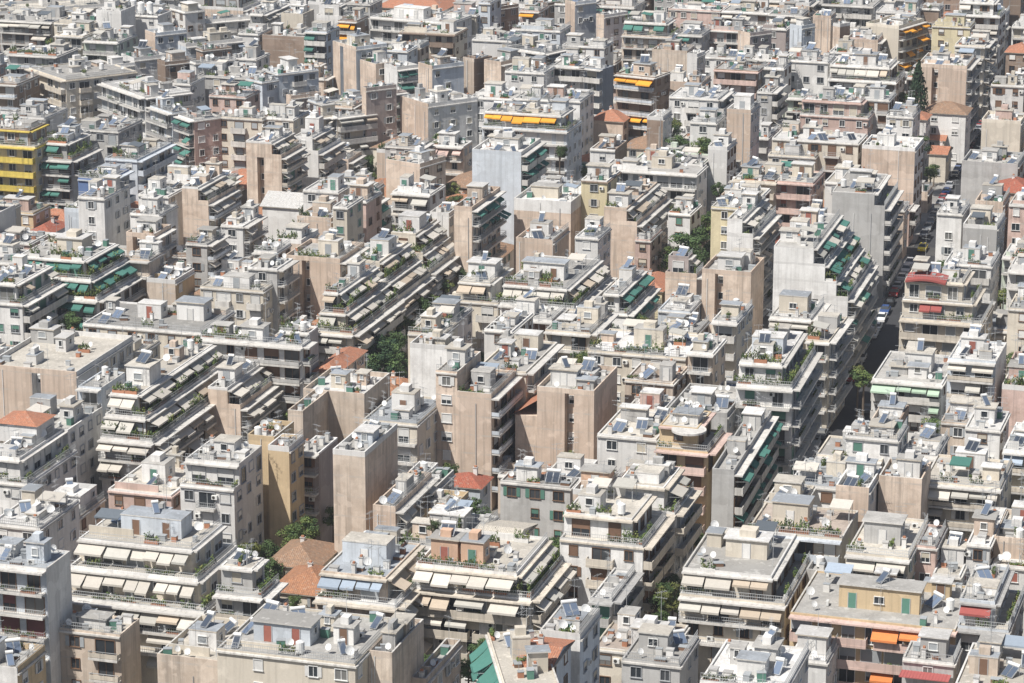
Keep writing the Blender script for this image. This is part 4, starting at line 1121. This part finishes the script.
    for li in range(len(lv)):
        a0, a1, b0, b1, _, z = lv[li]
        dens = .8 if 'veg' in o else (.4 if li < len(lv) - 1 else .1)
        s = a0 + 1.2
        while s < a1 - 1.2:
            if rnd.random() < dens: pl.append((s, b0 + .45, z + .04, 0))
            s += 2.1
        for _ in range(3 if 'veg' in o else 1):
            if rnd.random() < .6 and a1 - a0 > 4 and b1 - b0 > 3: pl.append((rnd.uniform(a0 + 1.4, a1 - 1.4), rnd.uniform(b0 + .5, b1 - .5), z + .04, rnd.choice([0, math.pi / 2])))
        s = b0 + 1.4
        while s < b1 - 1.2 and li < len(lv) - 1:
            if rnd.random() < dens: pl.append((a1 - .45, s, z + .04, math.pi / 2))
            s += 2.1
    for (px, py, pz, prz) in pl[:40]:
        if shows(world(px, py, pz + 1)): put('planter', planter_mesh(rnd.randint(0, 5), 2.0), root, (px, py, pz), prz, (1, 1.15, rnd.uniform(1.3, 2.5) if 'veg' in o else rnd.uniform(.9, 1.8)))
    if 'tilecab' in o:
        b = MB(); w, d, h = 6.5, 6, 2.8; b.box(-w / 2, w / 2, -d / 2, d / 2, 0, h, M('wall', 'w'))
        c = put('stair_cabin', b.mesh('stair_cabin'), root, (x1 - 4.2, y1 - 4, zr)); b = MB(); e = .3; X, Y, A = w / 2 + e, d / 2 + e, (0, 0, h + 1.3)
        P_ = [(-X, -Y, h), (X, -Y, h), (X, Y, h), (-X, Y, h)]
        for i in range(4): b.face([P_[i], P_[(i + 1) % 4], A], M('tile', 'o'), [(0, 0), (7, 0), (3.5, 4)])
        put('tile_roof', b.mesh('tile_roof'), c)
    if 'round' in o:
        b = MB(); b.tube((0, 0, 0), (0, 0, .3), 2.6, 2.6, M('slab', 'w'), 28); put('canopy', b.mesh('canopy'), root, (x1 - 1.2, y0 - .4, zr - .28))
    if 'trislope' in o:
        b = MB(); a = -W - 4
        b.face([(a, .2, zt - 5), (-W - .02, .2, zt - 2.4), (-W - .02, D * .7, zt - 2.4), (a, D * .7, zt - 5)], M('tile', 'o'), [(0, 0), (0, 5), (8, 5), (8, 0)])
        b.box(a + .3, -W - .03, .5, D * .6, 0, zt - 5.1, M('wall', 'k')); put('lean_to_roof', b.mesh('lean_to_roof'), root)
    if 'redtop' in o:
        b = MB(); m = M('awn', 'r'); n = 14; w0, w1 = x0 + .2, x0 + (x1 - x0) * .72
        P_ = [(w0 + (w1 - w0) * i / n, .25 + .5 * math.sin(math.pi * i / n)) for i in range(n + 1)]
        for (xa, za), (xb, zb_) in zip(P_, P_[1:]):
            for dz in (0, -.06): b.face([(xa, y0 - 1.2, zr + za + dz), (xb, y0 - 1.2, zr + zb_ + dz), (xb, y0 + 2.6, zr + za * 0 + zb_ + .5 + dz), (xa, y0 + 2.6, zr + za + .5 + dz)], m)
            b.face([(xa, y0 - 1.2, zr + za - .35), (xb, y0 - 1.2, zr + zb_ - .35), (xb, y0 - 1.2, zr + zb_), (xa, y0 - 1.2, zr + za)], m)
        put('canopy', b.mesh('canopy'), root)
        put('awning', awning_mesh(4, 1.8, .9, 'r', 2, 1), root, ((lv[1][0] + lv[1][1]) / 2 - 1, lv[1][2] - .01, lv[1][5] - .25))
    if 'bigaw' in o:
        for k in (0, 1): put('awning', awning_mesh(q(W - .6), 2.2, 1.9, 't', 2.6, k), root, (-W / 2, -.02, zt - .6 - k * 3.0))
    if 'redroof' in o:
        b = MB(); b.box(-W, -.2, -2.6, -.3, zt - 1.6, zt - 1.5, M('redsheet'))
        for i in range(int(W / .4)): b.box(-W + i * .4, -W + i * .4 + .08, -2.6, -.3, zt - 1.5, zt - 1.45, M('redsheet'))
        put('sheet_roof', b.mesh('sheet_roof'), root)
for r in ROWS: build(r)

# ------------------------------------------------------------------ ground, street, cars
def structure(name, b):
    ob = put(name, b.mesh(name)); ob['kind'] = 'structure'; return ob
def groundmat(key, rgb):
    m, t, b = nt(key); c = mixc(t, ramp(t, noise(t, .08, 6, .7), .4, .65), rgb, tuple(v * .6 for v in rgb))
    c = mixc(t, ramp(t, noise(t, 1.5, 4), .4, .7, 0, .4), c, tuple(v * .5 for v in rgb))
    t.links.new(c, b.inputs['Base Color']); b.inputs['Roughness'].default_value = .95; return m
g = MB(); g.face([(-4000, -500, 0), (4000, -500, 0), (4000, 6000, 0), (-4000, 6000, 0)], groundmat('yard_concrete', (.20, .19, .175)))
structure('ground', g)
S0 = SB - sd * 290; SL = 700
def strip(b, off0, off1, z, mat, s0=0, s1=SL):
    p = [S0 + sd * s0 + sn * off0, S0 + sd * s0 + sn * off1, S0 + sd * s1 + sn * off1, S0 + sd * s1 + sn * off0]
    b.face([(v.x, v.y, z) for v in p], mat)
    return p
asph = groundmat('asphalt', (.045, .046, .05))
b = MB(); strip(b, -.6, 7.2, .004, asph); structure('street', b)
b = MB(); cs = 290 - 3
c0 = S0 + sd * 286; 
for k, w_ in ((0, 1),): b.face([tuple(c0 + sn * a + sd * d_ + Vector((0, 0, .008))) for a, d_ in ((-60, 0), (60, 0), (60, 7), (-60, 7))], groundmat('cross_asphalt', (.09, .088, .085)))
structure('cross_street', b)
pavm = groundmat('paving', (.32, .31, .29)); b = MB()
for o0, o1 in ((-2.4, -.6), (7.2, 8.6)):
    for s0, s1 in ((0, 284), (295, SL)):
        p = [S0 + sd * s0 + sn * o0, S0 + sd * s0 + sn * o1, S0 + sd * s1 + sn * o1, S0 + sd * s1 + sn * o0]
        b.prism([(v.x, v.y) for v in p], 0, .13, pavm)
structure('pavement', b)
# the city goes on outside the picture: one mass of plain blocks
cm = MB(); rm = random.Random(5); vv = 270.0
while vv < 1150:
    uu = -560.0
    while uu < 330:
        wd, dp = rm.uniform(8, 15), rm.uniform(9, 14); a = R(AZ); cx = uu * math.cos(a) + vv * math.sin(a); cy = -uu * math.sin(a) + vv * math.cos(a)
        x, y = proj((cx, cy, 16)); uu += wd + rm.choice([.3, .3, 2])
        off = (Vector((cx, cy, 0)) - SB).dot(sn)
        if not ((-330 < x < -75 or 1100 < x < 1360 or -75 < y < -34) and y < 760) or -9 < off < 18 or not clear(cx, cy, wd / 2, dp / 2, ROWS): continue
        H = rm.choice([13, 16, 16, 19, 19, 22]); m = M('wall', rm.choice('wwwcgktbp')); ca, sa = math.cos(-a), math.sin(-a)
        for k, (x0, x1, y0, y1, z0, z1) in enumerate([(-wd / 2, wd / 2, -dp / 2, dp / 2, 0, H), (-wd * .3, wd * .1, -dp * .1, dp * .3, H, H + 2.4)] + [(-wd / 2 + .2, wd / 2 - .2, -dp / 2 - 1.2, -dp / 2 - .01, z, z + .8) for z in range(4, int(H) - 1, 3)]):
            i0 = len(cm.v); cm.box(x0, x1, y0, y1, z0, z1, m if k < 2 else M('slab', 'w'), top=M('roof', 'gr'))
            cm.v[i0:] = [(cx + p[0] * ca - p[1] * sa, cy + p[0] * sa + p[1] * ca, p[2]) for p in cm.v[i0:]]
    vv += 15.5
cmo = put('surrounding_city', cm.mesh('surrounding_city')); cmo['kind'] = 'stuff'
CARC = dict(white=(.75, .75, .74), silver=(.45, .46, .48), black=(.02, .02, .022), grey=(.17, .18, .19), blue=(.04, .09, .25), red=(.3, .03, .03), yellow=(.8, .62, .02))
def car_parts(col):
    m = plain('car_paint_' + col, CARC[col], .25, .9, 1.1, .5, 0, 0)
    b = MB()
    prof = [(-2.1, .35), (2.1, .35), (2.12, .75), (1.95, .88), (1.0, .98), (-1.55, 1.0), (-2.1, .92)]
    for s, w in ((-1, .86), (1, .86)): b.face([(x, s * w, z) for x, z in (prof if s < 0 else prof[::-1])], m)
    for i in range(len(prof)):
        (xa, za), (xb, zb) = prof[i], prof[(i + 1) % len(prof)]; b.face([(xa, -.86, za), (xa, .86, za), (xb, .86, zb), (xb, -.86, zb)], m)
    b.face([(.25, -.62, 1.43), (.25, .62, 1.43), (-1.15, .62, 1.43), (-1.15, -.62, 1.43)], m)
    g = MB(); lo = [(.95, -.8, .98), (.95, .8, .98), (-1.6, .8, 1.0), (-1.6, -.8, 1.0)]; hi = [(.25, -.62, 1.425), (.25, .62, 1.425), (-1.15, .62, 1.425), (-1.15, -.62, 1.425)]
    for i in range(4): j = (i + 1) % 4; g.face([lo[i], lo[j], hi[j], hi[i]], M('glass'))
    w = MB(); w.tube((0, -.1, 0), (0, .1, 0), .32, .32, M('dark'), 14); w.tube((0, -.105, 0), (0, .105, 0), .18, .18, M('zinc'), 10)
    l = MB(); l.box(-.03, .03, -.2, .2, -.08, .08, M('dish'))
    return b.mesh('body'), g.mesh('windows'), w.mesh('wheel'), l.mesh('headlight')
def car(s, off, col, label, group=None, flip=False):
    pts = cached(('car', col), lambda: car_parts(col)); p = S0 + sd * s + sn * off
    e = bpy.data.objects.new('parked_car' if col != 'yellow' else 'taxi', None); COL.objects.link(e); e.location = (p.x, p.y, .012)
    e.rotation_euler = (0, 0, math.atan2(sd.y, sd.x) + (math.pi if flip else 0)); e['label'] = label; e['category'] = 'car' if col != 'yellow' else 'taxi'
    if group: e['group'] = group
    put('body', pts[0], e); put('glazing', pts[1], e)
    for x in (-1.3, 1.3):
        for y in (-.8, .8): put('wheel', pts[2], e, (x, y, .32))
    for y in (-.6, .6): put('headlight', pts[3], e, (2.1, y, .68))
    if col == 'yellow':
        sb = MB(); sb.box(-.12, .12, -.3, .3, 0, .16, M('dish')); put('roof_sign', sb.mesh('roof_sign'), e, (-.4, 0, 1.435))
car(290, 1.6, 'yellow', 'yellow taxi crossing the sunlit junction of the shaded street', flip=True)
rc = random.Random(3)
names = ['white', 'silver', 'black', 'grey', 'blue', 'white', 'silver', 'grey', 'black', 'red']
for side, off in (('near the grey gable', .5), ('along the pale walls', 6.1)):
    s = 302
    while s < 430:
        col = rc.choice(names)
        if rc.random() < .85:
            car(s, off, col, '%s car parked in the row %s' % (col, side), 'cars parked along the shaded street', rc.random() < .5)
        s += rc.uniform(5.2, 6.5)
    s = 277
    while s > 150:
        col = rc.choice(names)
        if rc.random() < .7 and shows(S0 + sd * s + sn * off + Vector((0, 0, 1.2))):
            car(s, off, col, '%s car parked in deep shade %s' % (col, 'beside the stepped white wall' if off < 3 else 'below the curved red awning'), 'cars parked along the shaded street', rc.random() < .5)
        s -= rc.uniform(5.2, 7)

# ------------------------------------------------------------------ trees
TREES = []
def plan_free(X, Y, m):
    for r in ROWS:
        if abs(r['X'] - X) > 50 or abs(r['Y'] - Y) > 50: continue
        l = r['inv'] @ Vector((X, Y, 0))
        if -r['W'] - m < l.x < m and -m < l.y < r['D'] + m: return False
    return True
def tree_meshes(v, leaf, tall):
    def mk():
        rnd = random.Random(900 + v); t, c = MB(), MB()
        bk = M('bark'); H = 1.0
        t.tube((0, 0, -3), (.03, .02, -.35), .09, .06, bk, 7)
        for i in range(6):
            a = rnd.uniform(0, 6.28); t.tube((.03, .02, -.5), (math.cos(a) * .55, math.sin(a) * .55, rnd.uniform(-.1, .5)), .05, .015, bk, 5)
        if tall:
            for i in range(16):
                z = -1 + 2 * (i + .5) / 16; rr = .95 * (1 - (i / 16) ** 1.6) * (1 if i > 1 else .75)
                leafy(c, rnd, 130, rnd.uniform(-.06, .06), rnd.uniform(-.06, .06), z, max(.08, rr), max(.08, rr), .12, .085, M('leaf', leaf), .5)
        else:
            for i in range(17):
                a = rnd.uniform(0, 6.28); rad = rnd.uniform(.1, .78); z = rnd.uniform(-.5, .65); s = rnd.uniform(.22, .4)
                leafy(c, rnd, 150, math.cos(a) * rad * (1 - abs(z) * .5), math.sin(a) * rad * (1 - abs(z) * .5), z, s, s, s * .8, .06, M('leaf', rnd.choice([leaf, leaf, 'b'])), .4)
        return t.mesh('trunk'), c.mesh('crown')
    return cached(('tree', v, leaf, tall), mk)
def tree(px, py, z, rw, rh, leaf, name='street_tree', tall=False):
    if not tall:
        for dz in (0, 1, 2, 3):
            X, Y = unproj(px, py, z + dz)
            if plan_free(X, Y, min(rw * .5, 1.5)) and shows(Vector((X, Y, z + dz + rh * .5))): z += dz; break
        else: return None
    X, Y = unproj(px, py, z); i = len(TREES)
    e = bpy.data.objects.new(name, None); COL.objects.link(e); e.location = (X, Y, 0); e.empty_display_size = .5
    t, c = tree_meshes(i % 4, leaf, tall)
    rz = (i * 1.7) % 6.28
    tr = put('trunk', t, e, (0, 0, z), rz, (rw, rw, z / 3.0)); put('crown', c, e, (0, 0, z), rz, (rw, rw, rh))
    TREES.append(dict(root=e, px=px, py=py, leaf=leaf, name=name)); return e
for a in TREE_SPECS:
    tree(*a)
tree(918, 87, 18.5, 3.1, 6.0, 'c', 'cypress_tree', True)
rt = random.Random(77); n_ = 0
for _ in range(9000):
    px, py, z = rt.uniform(10, 1015), rt.uniform(60, 670), rt.uniform(3.5, 7); X, Y = unproj(px, py, z); rw = rt.uniform(1.6, 2.8)
    if -3 < (Vector((X, Y, 0)) - SB).dot(sn) < 9: continue
    if plan_free(X, Y, 1.0) and shows(Vector((X, Y, z - rw * .2)), -5) and all((t_['root'].location.x - X) ** 2 + (t_['root'].location.y - Y) ** 2 > 12 for t_ in TREES):
        tree(px, py, z, rw, rw * rt.uniform(.8, 1.1), rt.choice('aabbbd')); n_ += 1
        if n_ >= 40: break
print('courtyard trees', n_)
def bare_tree(px, py, z, H):
    X, Y = unproj(px, py, z); b = MB(); rnd = random.Random(px); m = M('bark')
    def br(p, d, L, r, k):
        e = p + d * L; b.tube(p, e, r, r * .65, m, 5, False)
        if k: 
            for _ in range(3 if k > 1 else 4): br(p + (e - p) * rnd.uniform(.5, 1), (d + Vector((rnd.uniform(-.7, .7), rnd.uniform(-.7, .7), rnd.uniform(0, .4)))).normalized(), L * .62, r * .6, k - 1)
    br(Vector((0, 0, 0)), Vector((0, 0, 1)), H * .42, .22, 4)
    o = put('bare_tree', b.mesh('bare_tree'), None, (X, Y, 0)); TREES.append(dict(root=o, px=px, py=py, leaf='', name='bare_tree'))
bare_tree(364, 150, 4, 15); bare_tree(372, 156, 3, 12)

# ------------------------------------------------------------------ labels
def ctr(r):
    p = r['mat'] @ Vector((-r['W'] / 2, 0, r['zt'])); return proj(p)
MARKS = [(r['short'],) + ctr(r) for r in ROWS if r['short']]
used = set()
for r in ROWS:
    if r['label']: used.add(r['label'])
def place(x, y, self_short=None):
    ms = sorted((math.hypot(mx - x, (my - y) * 1.5), s, mx, my) for s, mx, my in MARKS if s != self_short)
    return ms
def relate(x, y, k):
    ms = place(x, y); a = ms[0]
    opts = []
    for i in range(0, 4):
        d, s, mx, my = ms[i]
        opts.append(('behind the ' if y < my - 8 else 'in front of the ' if y > my + 8 else 'beside the ') + s)
    for i in range(0, 4):
        for j in range(i + 1, 5): opts.append('between the %s and the %s' % (ms[i][1], ms[j][1]))
    return opts
def autolabel(head, x, y, feat):
    for rel in relate(x, y, 0):
        for f in feat:
            lab = (head + f + ' ' + rel).strip()
            if len(lab.split()) <= 16 and lab not in used: used.add(lab); return lab
    for rel in relate(x, y, 0):
        lab = head + ' ' + rel
        if lab not in used: used.add(lab); return lab
    return head
for r in ROWS:
    x, y = ctr(r); o = r['o']; e = r['root']
    if r['label']: lab = r['label']
    else:
        c = COLW[r['wall']]; fx = []
        if o.get('hip') or o.get('gab'): head = c + ' house under ' + dict(o='an orange tile roof', n='a brown tile roof', r='a red tile roof', s='a rusty tile roof', c='a cream pitched roof', w='a white pitched roof')[o.get('hip') or o.get('gab')]
        else:
            head = c + (' low block' if r['id'][0] == 'x' else ' apartment block')
            if o.get('aw') in AWNW and r['F'][0] == 'A': fx.append(' with %s awnings' % AWNW[o['aw']])
            if o.get('S'): fx.append(' with rooftop solar heaters')
            if r['F'][0] in 'PV': fx.append(' with blind front wall')
            if r['F'][0] in 'BA' and not fx: fx.append(' with long balconies')
            if o['C']: fx.append(' with %s roof cabin' % COLW[o['C'][0][5]])
            if r['F'][0] == 'W': fx.append(' with plain windows')
            if r['F'][0] == 'M': fx.append(' with small balconies')
        lab = autolabel(head, x, y, fx + [''])
    e['label'] = lab; fl = r['id'][0] == 'x'; e['category'] = 'house' if (o.get('hip') or o.get('gab')) else 'low building' if fl else 'apartment block'
    e['group'] = 'low tile roofed houses' if o.get('hip') else 'low buildings inside the blocks' if fl else 'apartment blocks of the dense city'
for t in TREES:
    e = t['root']; nm = t['name']
    if nm == 'cypress_tree': lab = 'tall dark pointed cypress beside the tall tan wall'
    else:
        head = {'a': 'mid green leafy tree', 'b': 'dark green leafy tree', 'c': 'very dark green tree', 'd': 'yellowish green tree', '': 'bare leafless tree'}[t['leaf']]
        lab = autolabel(head, t['px'], t['py'], [''])
    e['label'] = lab; e['category'] = 'tree'; e['group'] = 'trees between the buildings'

# ------------------------------------------------------------------ light and camera
u = Vector((math.sin(R(AZ + 90)), math.cos(R(AZ + 90)), 0)); v = Vector((math.sin(R(AZ)), math.cos(R(AZ)), 0))
d = (u * .33 + v * .6 + Vector((0, 0, -1))).normalized()
sl = bpy.data.lights.new('sun', 'SUN'); sl.energy = SUN; sl.angle = R(.53); sl.color = (1, .96, .905)
so = bpy.data.objects.new('sun', sl); COL.objects.link(so); so.rotation_euler = d.to_track_quat('-Z', 'Y').to_euler(); so.location = (0, 0, 400)
w = bpy.data.worlds.new('World'); scn.world = w; w.use_nodes = True; t = w.node_tree
sky = t.nodes.new('ShaderNodeTexSky'); sky.sky_type = 'NISHITA'; sky.sun_disc = False
sky.sun_elevation = math.asin(-d.z); sky.sun_rotation = math.atan2(-d.x, -d.y); sky.altitude = 200; sky.dust_density = 2.0
bg = t.nodes['Background']; bg.inputs[1].default_value = SKY; t.links.new(sky.outputs[0], bg.inputs[0])
cam = bpy.data.cameras.new('camera'); co = bpy.data.objects.new('camera', cam); COL.objects.link(co); scn.camera = co
cam.sensor_width = 36; cam.lens = F / 1024 * 36; cam.clip_start = 1; cam.clip_end = 9000
co.location = (0, 0, HC); co.rotation_euler = (math.pi / 2 - PIT, 0, 0)
hz = MB(); hz.box(-620, 620, -12, 1300, -1, 172, None); hz.mats = []
if HAZE:
    hm = bpy.data.materials.new('haze'); hm.use_nodes = True; ht = hm.node_tree; ht.nodes.remove(ht.nodes['Principled BSDF'])
    pv = ht.nodes.new('ShaderNodeVolumePrincipled'); pv.inputs['Color'].default_value = (.86, .9, .97, 1); pv.inputs['Density'].default_value = HAZE; pv.inputs['Anisotropy'].default_value = .2
    ht.links.new(pv.outputs[0], ht.nodes['Material Output'].inputs['Volume'])
    hz.mats = [hm]; ho = put('haze', hz.mesh('haze')); ho['kind'] = 'stuff'
scn.view_settings.view_transform = 'Standard'; scn.view_settings.look = 'None'; scn.view_settings.exposure = EXPO; scn.view_settings.gamma = 1
scn.render.engine = 'CYCLES'; scn.cycles.max_bounces = 6; scn.cycles.diffuse_bounces = 3; scn.cycles.use_denoising = True
scn.cycles.use_adaptive_sampling = True
print('objects', len(bpy.data.objects), 'meshes', len(bpy.data.meshes), 'faces', sum(len(m.polygons) for m in bpy.data.meshes))
